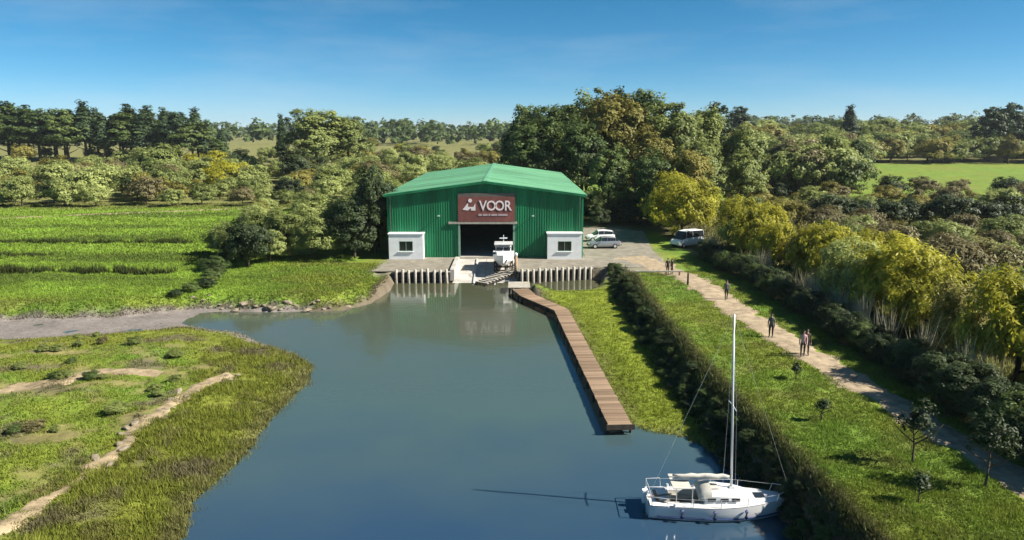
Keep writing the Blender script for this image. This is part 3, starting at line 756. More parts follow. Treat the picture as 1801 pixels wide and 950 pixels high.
TR = {}
for i in range(3):
    TR['big%d' % i] = trunk_mesh('trunk', 10 + i, 24, 0.5, 9, 0.3, 0.22)
    TR['mid%d' % i] = trunk_mesh('trunk', 20 + i, 8, 0.2, 8, 0.38, 0.12)
    TR['pine%d' % i] = trunk_mesh('trunk', 30 + i, 22, 0.36, 10, 0.13, 0.15, 0.1)
CR = {}
for i in range(4):
    CR['big%d' % i] = ('crown', 100 + i, dict(h=24, r=7.2, clumps=200, per=85, leaf=0.46, clump_r=1.75, base=0.14, shell=0.42, lump=0.26))
    CR['pine%d' % i] = ('crown', 120 + i, dict(h=22, r=(3.6, 3.0, 4.6, 2.6)[i], clumps=150, per=52, leaf=0.48, clump_r=1.25, base=0.12, shell=0.5, lump=0.16, shape=('tall', 'cone', 'tall', 'cone')[i], up=0.1))
    CR['scrub%d' % i] = ('crown', 140 + i, dict(h=6.5, r=4.0, clumps=110, per=64, leaf=0.26, clump_r=0.95, base=0.04, shell=0.42, lump=0.28))
    CR['willow%d' % i] = ('crown', 160 + i, dict(h=7.2, r=3.5, clumps=230, per=75, leaf=0.14, clump_r=0.68, base=0.06, shell=0.42, lump=0.26, droop=0.7, aspect=2.8, up=0.45))
    CR['near%d' % i] = ('crown', 180 + i, dict(h=6.5, r=3.2, clumps=210, per=80, leaf=0.165, clump_r=0.72, base=0.04, shell=0.42, lump=0.3))
_cache = {}
def crown(kind, mat):
    if kind not in _cache:
        n, seed, kw = CR[kind]; _cache[kind] = crown_mesh('crown', seed, M[mat], **kw)
    return _cache[kind]

PROTO = dict(big=(24, 'big'), pine=(22, 'pine'), scrub=(6.5, 'mid'), willow=(7.2, 'mid'), near=(6.5, 'mid'))
TRH = dict(big=24, mid=8, pine=22)
def tree(name, x, y, h, kind, mat, label, cat='tree', group=None, wide=1.0, rz=None, sink=0.0):
    base, tk = PROTO[kind]
    i = random.randrange(4); s = h / base
    t = empty(name, (x, y, hz(x, y) - sink), random.random() * 6.28 if rz is None else rz)
    tag(t, label, cat, group)
    c = link('crown', crown(kind + str(i), mat), t); c.material_slots[0].link = 'OBJECT'; c.material_slots[0].material = M[mat]; c.scale = (s * wide, s * wide * random.uniform(.9, 1.1), s)
    k = link('trunk', TR[tk + str(i % 3)], t); ks = h / TRH[tk] * 0.97; k.scale = (ks * wide, ks * wide, ks)
    return t

# ------------------------------------------------------------------ trees
CN = {'leaf_dark': 'blackish', 'leaf_deep': 'deep green', 'leaf_olive': 'olive', 'leaf_pale': 'pale', 'leaf_golden': 'golden', 'leaf_brown': 'brownish', 'leaf_willow': 'yellow'}
def size_word(h, a, b): return 'low' if h < a else 'tall' if h > b else 'medium'
# the tall grove behind and beside the shed
grove = [(3.2, 165, 20.5, 'leaf_deep', 0.9, 'tall dark tree at the edge of the grove behind the shed ridge'),
         (9.5, 160, 20.5, 'leaf_deep', 1.0, 'tall dark tree behind the shed roof, second into the grove'),
         (17, 168, 23.5, 'leaf_olive', 1.0, 'tall olive tree at the back of the grove behind the shed'),
         (21.5, 154, 22.5, 'leaf_golden', 1.0, 'tallest golden-olive tree in the middle of the grove'),
         (29, 172, 24.0, 'leaf_deep', 1.0, 'tall dark tree at the back of the grove beyond the golden one'),
         (33, 156, 21.5, 'leaf_olive', 1.05, 'olive tree on the far flank of the golden grove tree'),
         (40.5, 160, 19.5, 'leaf_olive', 1.0, 'rounded olive tree on the falling side of the grove'),
         (47, 152, 16.0, 'leaf_olive', 1.05, 'lower rounded tree at the outer end of the grove'),
         (5, 146, 17.5, 'leaf_deep', 1.15, 'dark rounded tree standing close behind the shed roof'),
         (13.5, 143, 17.0, 'leaf_deep', 1.1, 'dark tree rising from the shaded corner behind the shed'),
         (26, 141, 15.5, 'leaf_golden', 1.1, 'lower golden tree at the front of the grove'),
         (35, 137, 13.5, 'leaf_olive', 1.15, 'broad olive tree at the front of the grove'),
         (43, 138, 11.5, 'leaf_olive', 1.2, 'broad low tree at the front outer corner of the grove'),
         (16.8, 127, 12.5, 'leaf_deep', 1.1, 'dark tree overhanging the yard beside the shed wall'),
         (24, 124, 12.0, 'leaf_deep', 1.15, 'dark spreading tree shading the end of the yard'),
         (29, 122, 12, 'leaf_golden', 1.1, 'golden-olive tree where the willow row meets the grove')]
for x, y, h, mt, w, lb in grove:
    tree('grove_tree', x, y, h, 'big', mt, lb, group='tall grove behind the shed', wide=w)
for i, (x, y, h) in enumerate([(46, 168, 21.0), (25, 176, 23.5), (12, 172, 20.5)]):
    tree('pine_tree', x, y, h, 'pine', 'leaf_pine', ['dark pointed pine rising from the falling side of the grove', 'dark pine tip at the highest point of the grove', 'dark pine behind the shed edge of the grove'][i], group='pines in the grove')

# yellow willows beside the path
wl = []
y = 31.0; i = 0
while y < 121:
    (97 < y < 102) or wl.append((29.8 + random.uniform(-.9, 1.2) - (4.7 if y > 104 else 0), y, random.uniform(5.0, 6.9) + (2.0 if y > 98 else 0))); y += random.uniform(4.2, 5.8)
for i, (x, y, h) in enumerate(wl[::-1]):
    tree('willow_tree', x, y, h, 'willow', ('leaf_willow', 'leaf_willow', 'leaf_golden', 'leaf_willow', 'leaf_willow', 'leaf_pale')[i % 6], f'loose yellow-green willow in the row beside the path, {nth(i + 1)} counting from the shed', group='willow row beside the path', wide=random.uniform(.95, 1.15))
w2 = []
y = 34.0
while y < 104:
    w2.append((37.0 + random.uniform(-1.5, 2.5), y, random.uniform(4.6, 6.8))); y += random.uniform(5.5, 8.0)
for i, (x, y, h) in enumerate(w2[::-1]):
    tree('willow_tree', x, y, h, 'willow', ('leaf_willow', 'leaf_golden', 'leaf_brown', 'leaf_olive')[i % 4] if y > 50 else 'leaf_willow', f'bushy willow behind the path-side row, {nth(i + 1)} counting from the grove', group='second row of willows', wide=random.uniform(1.0, 1.3))

# brown scrub between the willows and the far field
n = 0
for yy in np.arange(44, 168, 6.2):
    for xx in np.arange(42, 43 + yy * 0.85, 6.5):
        x = xx + random.uniform(-2.6, 2.6); y = yy + random.uniform(-2.6, 2.6)
        if random.random() < 0.30 or x > 0.78 * y + 6: continue
        if 110 < y < 124 and x > 50: continue
        mt = random.choice(['leaf_brown', 'leaf_brown', 'leaf_olive', 'leaf_pale', 'leaf_golden']); hh = random.uniform(1.8, 4.4)
        tree('scrub_bush', x, y, hh, 'scrub', mt, f'{size_word(hh, 2.6, 3.5)} {CN[mt]} scrub bush beyond the willows, {"close behind them" if x < 48 else "near the far field" if y > 125 else "in the open middle ground"}', 'bush', 'scrub thicket beyond the willows', wide=random.uniform(0.9, 1.4)); n += 1
for i in range(10):
    tree('hedge_bush', 50 + i * 5.2 + random.uniform(-1, 1), 117.5 + random.uniform(-2, 2), random.uniform(4.0, 5.6), 'scrub', 'leaf_dark', f'dark bush in the hedge before the far green field, {nth(i + 1)} from the grove end', 'bush', 'dark hedge before the far field', wide=1.15)
for i in range(15):
    x = 62 + i * 9.0
    tree('hedge_bush', x + random.uniform(-2, 2), 166 + 0.06 * x + random.uniform(-3, 3), random.uniform(3.2, 5), 'scrub', 'leaf_brown' if i % 3 else 'leaf_dark', f'low hedge bush along the near edge of the far green field, {nth(i + 1)} from the grove', 'bush', 'field edge hedge', wide=1.3)

# wood on the far slope behind the field
wood = []
for yy, dens in ((330, 8.5), (348, 9), (372, 10), (405, 11), (445, 13)):
    for xx in np.arange(40, 0.78 * yy, dens):
        wood.append((xx + random.uniform(-4, 4), yy + random.uniform(-9, 9) - (0 if xx > 130 else 10)))
for wi, (x, y) in enumerate(wood):
    wm = random.choice(['leaf_deep', 'leaf_olive', 'leaf_olive', 'leaf_golden', 'leaf_pale'])
    wr_ = ['at its front edge', 'in its second rank', 'in its middle', 'in its fourth rank', 'at its back'][min(4, int(np.searchsorted([339, 360, 388, 425], y)))]
    wp = 'behind the grove' if x < .3 * y else 'above the field corner' if x < .46 * y else 'above the green field'
    if len(wood) > 299: continue
    tree('wood_tree', x, y, random.uniform(9.0, 14.0) + (y - 338) * 0.05, 'scrub' if wi % 3 else 'big', wm, f'{CN[wm]} tree of the far wood, {wr_}, {wp}', group='wood beyond the far field', wide=1.25)
for i, (x, y, h) in enumerate([(222, 345, 25), (233, 348, 27), (243, 350, 26), (172, 380, 25), (128, 420, 26)]):
    tree('pine_tree', x, y, h * .96, 'pine', 'leaf_pine', ['dark pine at the near end of the clump above the far wood', 'tallest dark pine of the clump above the far wood', 'dark pine at the edge of the view above the far wood', 'single dark pine poking out of the far wood', 'distant dark pine tip above the middle of the far wood'][i], group='pines above the far wood', wide=1.5)
# trees stepping down from the grove to the field
ft = sorted([(lambda y: (y, y * random.uniform(0.30, 0.47)))(random.uniform(172, 318)) for i in range(74)])
for i, (y, x) in enumerate(ft):
    mt = random.choice(['leaf_olive', 'leaf_deep', 'leaf_pale', 'leaf_brown'])
    tree('field_tree', x, y, random.uniform(7, 13.5), 'big' if i % 4 == 1 else 'scrub', mt, f'{CN[mt]} tree between the grove and the far field, {nth(i + 1)} going back', group='trees between grove and field', wide=1.1)

for i, x in enumerate(sorted(random.uniform(11, 28) for _ in range(20))):
    tree('understory_bush', x, random.uniform(119, 140), random.uniform(2.5, 5), 'near', 'leaf_deep' if i % 3 else 'leaf_dark', f'dark bush in the shaded undergrowth below the grove, {nth(i + 1)} from the shed wall', 'bush', 'undergrowth below the grove', wide=1.3)
# windbreak of tall conifers
for i in range(37):
    x = -232 + i * 3.15 + random.uniform(-1.5, 1.5); y = 302 + (i % 2) * 9 + random.uniform(-5, 5)
    h = random.uniform(17, 23.5) - max(0, (i - 30)) * 1.3
    tree('windbreak_pine', x, y, h, 'pine', 'leaf_pine' if i % 4 else 'leaf_deep', f'tall dark conifer in the windbreak, {nth(i + 1)} counting from the outer end', group='windbreak of conifers', wide=random.uniform(1.4, 2.0))
tree('cypress_tree', -80, 258, 18.5, 'pine', 'leaf_pine', 'slim dark conifer beside the big round tree', wide=1.0)
tree('round_tree', -65, 246, 21.0, 'big', 'leaf_olive', 'broad round green tree standing out on the skyline', wide=1.65)
tree('round_tree', -56, 252, 18.5, 'big', 'leaf_olive', 'smaller round tree joined to the broad skyline tree', wide=1.4)

# pale scrub between the field and the windbreak
pts = []
tries = 0
while len(pts) < 36:
    y = random.uniform(215, 410); x = random.uniform(-.27, .02) * y
    if not any((x - a) ** 2 + (y - b) ** 2 < 60 for a, b in pts): pts.append((x, y))
while len(pts) < 262 and tries < 20000:
    tries += 1
    y = random.uniform(150, 268) if random.random() < .8 else random.uniform(250, 330); x = random.uniform(-0.74 * y, 0.0 * y)
    if x > -20 and y < 142: continue
    if x < -150 and 195 < y < 290: continue
    if any((x - a) ** 2 + (y - b) ** 2 < 27 for a, b in pts): continue
    pts.append((x, y))
for x, y in pts:
    mt = random.choice(['leaf_pale', 'leaf_pale', 'leaf_pale', 'leaf_olive', 'leaf_brown', 'leaf_golden']) if random.random() > .05 else 'leaf_willow'
    if random.random() < .06: mt = 'leaf_dark'
    hh = random.uniform(3.0, 7.6) * (1.0 if y > 160 else .8)
    wh_ = ('beyond the farm track' if x < -.45 * y else 'between track and shed' if x < -.22 * y else 'behind the shed thicket') + (', front rank' if y < 185 else ', middle rank' if y < 225 else ', back rank')
    tree('scrub_tree', x, y, hh, 'scrub', mt, f'{size_word(hh, 4.5, 6)} {CN[mt]} scrub tree {wh_}', 'tree', 'scrub beyond the green field', wide=random.uniform(.9, 1.3))
for i, (x, y, h, mt, lb) in enumerate([(-98, 205, 11, 'leaf_olive', 'taller olive tree sticking out of the scrub before the windbreak'), (-73, 186, 7.5, 'leaf_willow', 'bright yellow tree in the scrub above the farm track'),
        (-79, 190, 6.5, 'leaf_golden', 'golden tree next to the bright yellow one in the scrub'), (-62, 212, 9, 'leaf_dark', 'dark narrow tree among the pale scrub'), (-49, 160, 5.2, 'leaf_dark', 'dark rounded bush at the end of the farm track')]):
    tree('scrub_tree', x, y, h, 'scrub', mt, lb, 'tree')

# bushes close to the shed on the meadow
nb = [(-17.6, 93.0, 10.6, 'leaf_dark', .62), (-19.5, 89.5, 6.8, 'leaf_dark', .9), (-18.2, 99, 8.5, 'leaf_deep', 1), (-22.5, 96, 8.0, 'leaf_olive', 1.05), (-24.5, 88.5, 6.2, 'leaf_olive', 1.1), (-28.5, 92, 6.8, 'leaf_olive', 1.15), (-29, 86.5, 4.4, 'leaf_pale', 1.1),
      (-33, 88, 5.6, 'leaf_olive', 1.2), (-30.8, 84.0, 5.4, 'leaf_dark', 1.0), (-36.5, 91.5, 5.0, 'leaf_olive', 1.2), (-33, 97, 6.5, 'leaf_olive', 1.15), (-27, 102, 7.5, 'leaf_pale', 1.1), (-21, 108, 8.5, 'leaf_olive', 1.1), (-37, 104, 5.5, 'leaf_pale', 1.1),
      (-30, 111, 7.0, 'leaf_olive', 1.15), (-23, 118, 8.0, 'leaf_pale', 1.1), (-40, 114, 5.0, 'leaf_pale', 1.2), (-34, 121, 6.0, 'leaf_olive', 1.2), (-27, 128, 7, 'leaf_pale', 1.1), (-20, 132, 7.5, 'leaf_olive', 1.1), (-43, 124, 4.4, 'leaf_golden', 1.1), (-37, 133, 5.5, 'leaf_olive', 1.2), (-29, 140, 6, 'leaf_pale', 1.2), (-46, 136, 4.2, 'leaf_pale', 1.2), (-40, 144, 5, 'leaf_brown', 1.2)]
cn = CN
for i, (x, y, h, mt, w) in enumerate(sorted(nb, key=lambda q: q[1])):
    h = h if mt == 'leaf_dark' else h * .82
    if mt == 'leaf_deep' and x < -20: mt = 'leaf_olive'
    tree('meadow_bush', x, y, h, 'near', mt, f'{cn[mt]} bush in the thicket beside the shed, {nth(i + 1)} back from the meadow', 'bush', 'thicket beside the shed', wide=w)

# far treeline, a mass
rs = np.random.RandomState(5); C0 = []; O0 = []; SP = []
for k in range(900):
    yy = rs.uniform(560, 1500); xx = rs.uniform(-0.85, 0.85) * yy
    if xx > 0.1 * yy and yy < 650: continue
    hh = rs.uniform(9, 19) * (0.9 + yy / 2500); g = hz(xx, yy)
    for q in range(7):
        C0.append((xx + rs.normal(0, 3.4), yy + rs.normal(0, 3), g + hh * rs.uniform(.2, .95))); O0.append((rs.normal(0, .3), -.5, .6)); SP.append(hh * .2)
v, f, t = leaves(rs, np.array(C0), np.array(O0), 16, np.array(SP), 2.6, 1.4)
tag(link('far_treeline', np_mesh('far_treeline', v, f, M['leaf_deep'], False, {'tint': ('FLOAT', t)})), 'distant wooded skyline beyond all the fields', 'treeline', kind='stuff')

# ------------------------------------------------------------------ shrubs on the shaded levee slope
sh = []
y = 26.0
while y < 84:
    for k in range(5):
        xl = float(np.interp(y, DL[:, 0], DL[:, 1])); xr = float(np.interp(y, DR[:, 0], DR[:, 1]))
        sh.append((xl + (xr - xl) * random.uniform(0.0, 0.62), y + random.uniform(-.6, .6), random.uniform(.22, .62)))
    y += 1.1
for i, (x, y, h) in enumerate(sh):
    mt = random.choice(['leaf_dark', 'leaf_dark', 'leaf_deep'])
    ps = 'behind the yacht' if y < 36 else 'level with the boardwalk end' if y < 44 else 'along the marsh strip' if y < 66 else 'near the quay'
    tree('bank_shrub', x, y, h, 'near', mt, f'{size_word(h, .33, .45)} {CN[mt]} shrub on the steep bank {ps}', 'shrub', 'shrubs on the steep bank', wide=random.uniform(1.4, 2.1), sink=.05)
# weeds at the hedge foot
for i in range(70):
    y = random.uniform(28, 92); hm = random.choice(['leaf_dark', 'leaf_deep', 'leaf_olive']); x = 26.4 + random.uniform(-1.0, 1.6)
    tree('hedge_shrub', x, y, random.uniform(.6, 1.5), 'near', hm, f'low {CN[hm]} shrub at the foot of the willow row, {"level with the walkers" if 44 < y < 60 else "below the walkers" if y <= 44 else "towards the van" if y > 80 else "above the walkers"}', 'shrub', 'shrubs under the willow row', wide=1.3)

for i in range(48):
    y = 26.5 + i * 1.36 + random.uniform(-.4, .4); x = 24.0 + random.uniform(-.4, .5)
    tree('hedge_shrub', x, y, random.uniform(1.5, 2.2) + (.5 if y < 40 else 0), 'near', 'leaf_dark' if i % 4 else 'leaf_deep', f'dark shrub in the low hedge along the path, {nth(i + 1)} counting from its lower end', 'shrub', 'low dark hedge along the path', wide=1.25)
ssp = sorted((random.uniform(33, 57), random.random()) for _ in range(22))
for i, (y, q) in enumerate(ssp):
    x = -37 + (57 - y) * .3 + q * (16 - (57 - y) * .3); mt = random.choice(['leaf_deep', 'leaf_brown', 'leaf_olive', 'leaf_olive'])
    tree('spit_shrub', x, y, random.uniform(.28, .6), 'near', mt, f'small {CN[mt]} shrub on the grassy spit, {nth(i + 1)} counting up towards the creek', 'shrub', 'shrubs on the spit', wide=random.uniform(1.6, 2.4))
# saplings on the grass bank
def sapling(x, y, h, label, seed, mat='leaf_dark', clumps=26):
    t = empty('sapling', (x, y, hz(x, y))); tag(t, label, 'tree', 'saplings on the grass bank')
    link('trunk', trunk_mesh('trunk', seed, h, 0.03 + h * 0.007, 11, .34, .3, .7, .97), t)
    link('crown', crown_mesh('crown', seed, M[mat], h, h * .31, int(clumps * 1.9), 22, 0.085, .24, .30, .6, .4), t)
sapling(18.0, 30.6, 2.9, 'thin sapling with sparse dark crown beside the sandy path', 301)
sapling(19.8, 28.4, 3.2, 'larger sapling with bushy dark crown at the lower end of the path', 302, clumps=44)
sapling(16.0, 35.6, 1.2, 'very small sapling alone in the middle of the grass bank', 303, clumps=10)
sapling(16.4, 27.2, 1.3, 'small sapling low on the grass bank near the boat', 304, clumps=9)
sapling(17.1, 42.0, 1.0, 'tiny sapling on the bank short of the walkers', 305, clumps=8)

# ------------------------------------------------------------------ grass, reeds
def tufts(name, n, box_, keep, hlo, hhi, wid, blades, lean, label, seed, cat='grass', tone=(0.7, 1.35), fixed=None, near=True):
    rs = np.random.RandomState(seed)
    x = rs.uniform(box_[0], box_[1], n); y = rs.uniform(box_[2] ** (-.6), box_[3] ** (-.6), n) ** (-1 / .6) if near else rs.uniform(box_[2], box_[3], n)
    d = sdist(x, y); k = keep(x, y, d) ; x, y, d = x[k], y[k], d[k]; n = len(x)
    z = height(x, y, d); c = cover(x, y, d) if fixed is None else np.broadcast_to(np.array(fixed), (n, 3))
    clump = fbm(x, y, 3.0, seed + 1)
    c = c * rs.uniform(tone[0], tone[1], (n, 1)) * (1 + 0.35 * clump[:, None])
    yel = rs.uniform(0, 1, (n, 1)); c = c * (1 - .22 * yel) + np.array((0.20, 0.18, 0.045)) * .22 * yel
    hh = rs.uniform(hlo, hhi, n) * (1 + .5 * clump)
    N = n * blades
    X = np.repeat(x, blades) + rs.normal(0, .09, N); Y = np.repeat(y, blades) + rs.normal(0, .09, N); Z = np.repeat(z, blades) - .03
    Hh = np.repeat(hh, blades) * rs.uniform(.6, 1.15, N); a = rs.uniform(0, 6.283, N); w = wid * rs.uniform(.6, 1.3, N)
    la = rs.uniform(0, 6.283, N); ll = Hh * rs.uniform(0, lean, N)
    b0 = np.stack([X - np.cos(a) * w, Y - np.sin(a) * w, Z], -1); b1 = np.stack([X + np.cos(a) * w, Y + np.sin(a) * w, Z], -1)
    tp = np.stack([X + np.cos(la) * ll, Y + np.sin(la) * ll, Z + Hh], -1)
    v = np.stack([b0, b1, tp], 1).reshape(-1, 3)
    cc = np.repeat(np.repeat(np.clip(c, .004, 1), blades, 0), 3, 0); cc = np.concatenate([cc, np.ones((len(cc), 1))], 1)
    o = link(name, np_mesh(name, v, np.arange(N * 3).reshape(N, 3), M['grass'], False, {'col': ('FLOAT_COLOR', cc)}))
    return tag(o, label, cat, kind='stuff')

pxs = np.array(sorted([(p[1], p[0]) for p in PATH]))
def on_path(x, y, m=1.25): return np.abs(x - np.interp(y, pxs[:, 0], pxs[:, 1])) < m
RIDGE_L = [(-21.5, 22), (-20.9, 27.1), (-20.6, 29.0), (-20.2, 31.4), (-20.3, 35.0), (-20.4, 38.8), (-20.2, 42.8), (-19.6, 45.3), (-18.8, 47.2)]
TRACK_L = [(-44, 38.5), (-36, 41.0), (-31.2, 42.8), (-28.8, 45.6), (-26.4, 47.0), (-22.8, 46.2)]
def on_line(x, y, pts, w):
    m = np.zeros(x.shape, bool)
    for (ax, ay), (bx, by) in zip(pts[:-1], pts[1:]):
        ex, ey = bx - ax, by - ay; t = np.clip(((x - ax) * ex + (y - ay) * ey) / (ex * ex + ey * ey), 0, 1)
        m |= (x - ax - t * ex) ** 2 + (y - ay - t * ey) ** 2 < w * w
    return m
def levee_keep(x, y, d):
    xl = np.interp(y, DL[:, 0], DL[:, 1])
    return (d > .3) & (x > xl + .8) & ~(on_path(x, y, 1.15)) & ~((y > 81) & (x < 20))
tufts('bank_grass', 92000, (11, 27, 22, 90), levee_keep, .07, .19, .028, 4, .8, 'bright short grass covering the long bank beside the path', 401)
def marsh_keep(x, y, d):
    xl = np.interp(y, DL[:, 0], DL[:, 1]); return (d > -.15) & (x < xl + .5) & (x > 2.0 + .0 * y) & (y < 76) & (x > np.interp(y, [38, 66, 72, 76], [7.0, 5.6, 2.9, 2.4]))
def slope_keep(x, y, d):
    xl = np.interp(y, DL[:, 0], DL[:, 1]); xr = np.interp(y, DR[:, 0], DR[:, 1]); return (d > -.1) & (x > xl - .25) & (x < xr - .1)
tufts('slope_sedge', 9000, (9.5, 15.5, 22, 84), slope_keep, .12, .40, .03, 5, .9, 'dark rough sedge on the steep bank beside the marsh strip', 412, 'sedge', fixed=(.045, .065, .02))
tufts('marsh_grass', 30000, (2, 13, 27, 76), marsh_keep, .07, .20, .032, 4, .7, 'yellow-green marsh grass between the boardwalk and the steep bank', 402, tone=(.8, 1.35))
def lb_keep(x, y, d):
    return (d > .1) & (y < 62 + 0 * x) & (x < -8) & (fbm(x, y, 5, 22) < .35) & ~on_line(x, y, RIDGE_L, .35 + .75 * fbm(x, y, 4, 66)) & ~on_line(x, y, TRACK_L, .55 + .9 * fbm(x, y, 5, 67))
tufts('spit_grass', 105000, (-50, -12, 22, 61), lb_keep, .06, .20, .034, 4, .8, 'green grass covering the spit across the water', 403)
def reed_keep(x, y, d):
    return ~on_line(x, y, RIDGE_L, .30 + .7 * fbm(x, y, 4, 68)) & (fbm(x, y, 6, 69) < .42) & (d > -.75 - .9 * fbm(x, y, 3, 61)) & (d < 6.5 + 1.5 * fbm(x, y, 5, 62)) & (x > -22.5) & (x < -10) & (y < 56)
tufts('reed_fringe', 34000, (-23, -11, 22, 56), reed_keep, .12, .40, .026, 5, .8, 'yellow-green reeds growing along and into the water', 404, 'reeds', tone=(.7, 1.3))
def nm_keep(x, y, d):
    return (d > .5) & (y > 60) & ~((x > -15.5) & (y > 79)) & (x < -12) & ~((x > -20) & (y > 86))
tufts('meadow_grass', 60000, (-62, -12, 60, 92), nm_keep, .10, .28, .045, 4, .8, 'lush meadow grass behind the stony shore', 405)
def ff_keep(x, y, d): return (y > 88) & (x < -34 + 0 * y) & (x > -.8 * y)
tufts('field_grass', 70000, (-125, -34, 88, 158), ff_keep, .14, .36, .09, 3, .9, 'green grass of the far field strips', 406)
for k_, (y0, xa, xb, hh_) in enumerate([(80.6, -75, -37, .75), (101.5, -95, -44, .6), (91.5, -80, -58, .4)]):
    tufts('ditch_sedge', 5200, (xa, xb, y0 - 1.5, y0 + 1.5), lambda x, y, d, y0=y0, xb=xb: (np.abs(y - y0 - 1.2 * fbm(x, x * 0 + y0, 30, 55)) < .55 - .7 * fbm(x, y, 9, 56)) & (x < xb - 4 * np.abs(fbm(y, x, 3, 9))), hh_ * .7, hh_ * 1.3, .06, 4, .5, ['dark sedge in the ditch crossing the near field', 'dark sedge line in the middle of the far field', 'short dark sedge line at the outer side of the field'][k_], 440 + k_, 'sedge', tone=(.7, 1.2), fixed=(.035, .055, .014), near=False)
for i, (x, y, h, mt) in enumerate([(-32.4, 68.6, .7, 'leaf_dark'), (-31.6, 70.2, .9, 'leaf_deep'), (-30.8, 72.0, 1.0, 'leaf_dark'), (-31.2, 74.0, .8, 'leaf_olive'), (-31.6, 76.0, 1.2, 'leaf_deep'), (-32.4, 78.4, 1.1, 'leaf_dark'), (-33.6, 81, 1.6, 'leaf_deep')]):
    tree('gully_bush', x, y, h, 'near', mt, f'dark bush along the gully through the meadow, {nth(i + 1)} from the creek', 'bush', 'bushes along the meadow gully', wide=1.9)
def bare_keep(x, y, d):
    return (x > 28) & (x < .8 * y + 4)
tufts('scrub_grass', 34000, (28, 100, 34, 165), bare_keep, .3, .9, .10, 4, .7, 'dry rough grass among the scrub beyond the willows', 407, tone=(.8, 1.6))
def pamp_keep(x, y, d): return (np.abs(x - 25.5) < .8 + .5 * fbm(x, y, 9, 92)) & (fbm(x, y, 9, 91) > -.1)
tufts('pale_reeds', 9000, (25.5, 31, 30, 96), pamp_keep, 1.7, 2.6, .045, 5, .35, 'pale dry reeds standing between the dark hedge and the willows', 408, 'reeds', fixed=(.42, .39, .27), near=False)

# ------------------------------------------------------------------ stones on the shores
def rock_mesh(seed):
    rs_ = random.Random(seed); bm = bmesh.new(); bmesh.ops.create_icosphere(bm, subdivisions=2, radius=1)
    ks = [(Vector((rs_.gauss(0, 1), rs_.gauss(0, 1), rs_.gauss(0, 1))).normalized(), rs_.uniform(.6, .85)) for _ in range(9)]
    for v in bm.verts:
        for d_, h_ in ks:
            q = v.co.dot(d_)
            if q > h_: v.co -= d_ * (q - h_)
        v.co.z *= .62
    me = bpy.data.meshes.new('stone'); bm.to_mesh(me); bm.free(); me.materials.append(M['rock']); return me
rocks = [rock_mesh(k) for k in range(5)]
def stone(x, y, s, label, group):
    o = link('shore_stone', random.choice(rocks), None, None, (x, y, max(hz(x, y), -.05) + s * .15), (random.uniform(-.3, .3), random.uniform(-.3, .3), random.random() * 6))
    o.scale = (s * random.uniform(.9, 1.6), s, s * random.uniform(.7, 1.0)); tag(o, label, 'stone', group)
for i in range(26):
    x = -31 + i * .6 + random.uniform(-.2, .2); y = 67.5 + random.uniform(-.35, .9) + (.9 if x < -29 else 0) + max(0, x + 16) * 1.2
    stone(x, y, random.choice([.14, .2, .26, .42]), 'pale stone lying along the muddy far shore below the meadow', 'stones along the far shore')
for i in range(26):
    y = 33 + i * .56; x = float(np.interp(y, [31, 38.8, 42.8, 47.2], [-20.3, -20.4, -20.2, -18.6])) + random.uniform(-.6, .6)
    stone(x, y, random.choice([.1, .14, .2, .26]), 'pale stone on the sandy ridge beside the reeds', 'stones on the sandy ridge')

# ------------------------------------------------------------------ the yacht
ya_ = empty('sailing_yacht', (9.35, 30.35, 0.0), R(-1.5)); tag(ya_, 'white sailing yacht with bare mast moored off the grass bank', 'yacht')
LOA = 6.5
def hb(s): return 1.07 * (max(0.0, 1 - max(0, (s - .42) / .58) ** 2.1)) * (0.80 + .2 * min(1, s / .4)) + .012
def sheer(s): return .62 + .20 * s ** 2 + .06 * (1 - s) ** 2
rings = []
NS = 22
for i in range(NS + 1):
    s = i / NS; x = -LOA / 2 + LOA * s; b = hb(s); sh_ = sheer(s); kz = -.32 + .30 * max(0, (s - .72) / .28) ** 2 + .16 * max(0, (.2 - s) / .2)
    r = []
    for a in np.linspace(0, math.pi, 17):
        c = math.cos(a); yy = b * (abs(c) ** .55) * (1 if c > 0 else -1); zz = sh_ + (kz - sh_) * (math.sin(a) ** .8)
        xx = x + (.42 * (1 - math.sin(a) ** .8) - .42) * max(0, (s - .6) / .4) ** 2 + (.0 if s > .03 else -.05 * math.sin(a))
        r.append((xx, yy, zz))
    rings.append(r)
hull = MB().loft(rings, closed=False); hull.f.append(tuple(range(17)))
hull = hull.build('hull', M['gel'], ya_, smooth=True)
wl_ = MB()
for sd in (-1, 1):
    pts_ = []
    for i in range(1, NS):
        s = i / NS; pts_.append((-LOA / 2 + LOA * s + (-.42 + .2) * max(0, (s - .6) / .4) ** 2, sd * (hb(s) * .965 + .004), .16))
    wl_.tube(pts_, .035, 5)
wl_.build('waterline_stripe', M['blue'], hull)
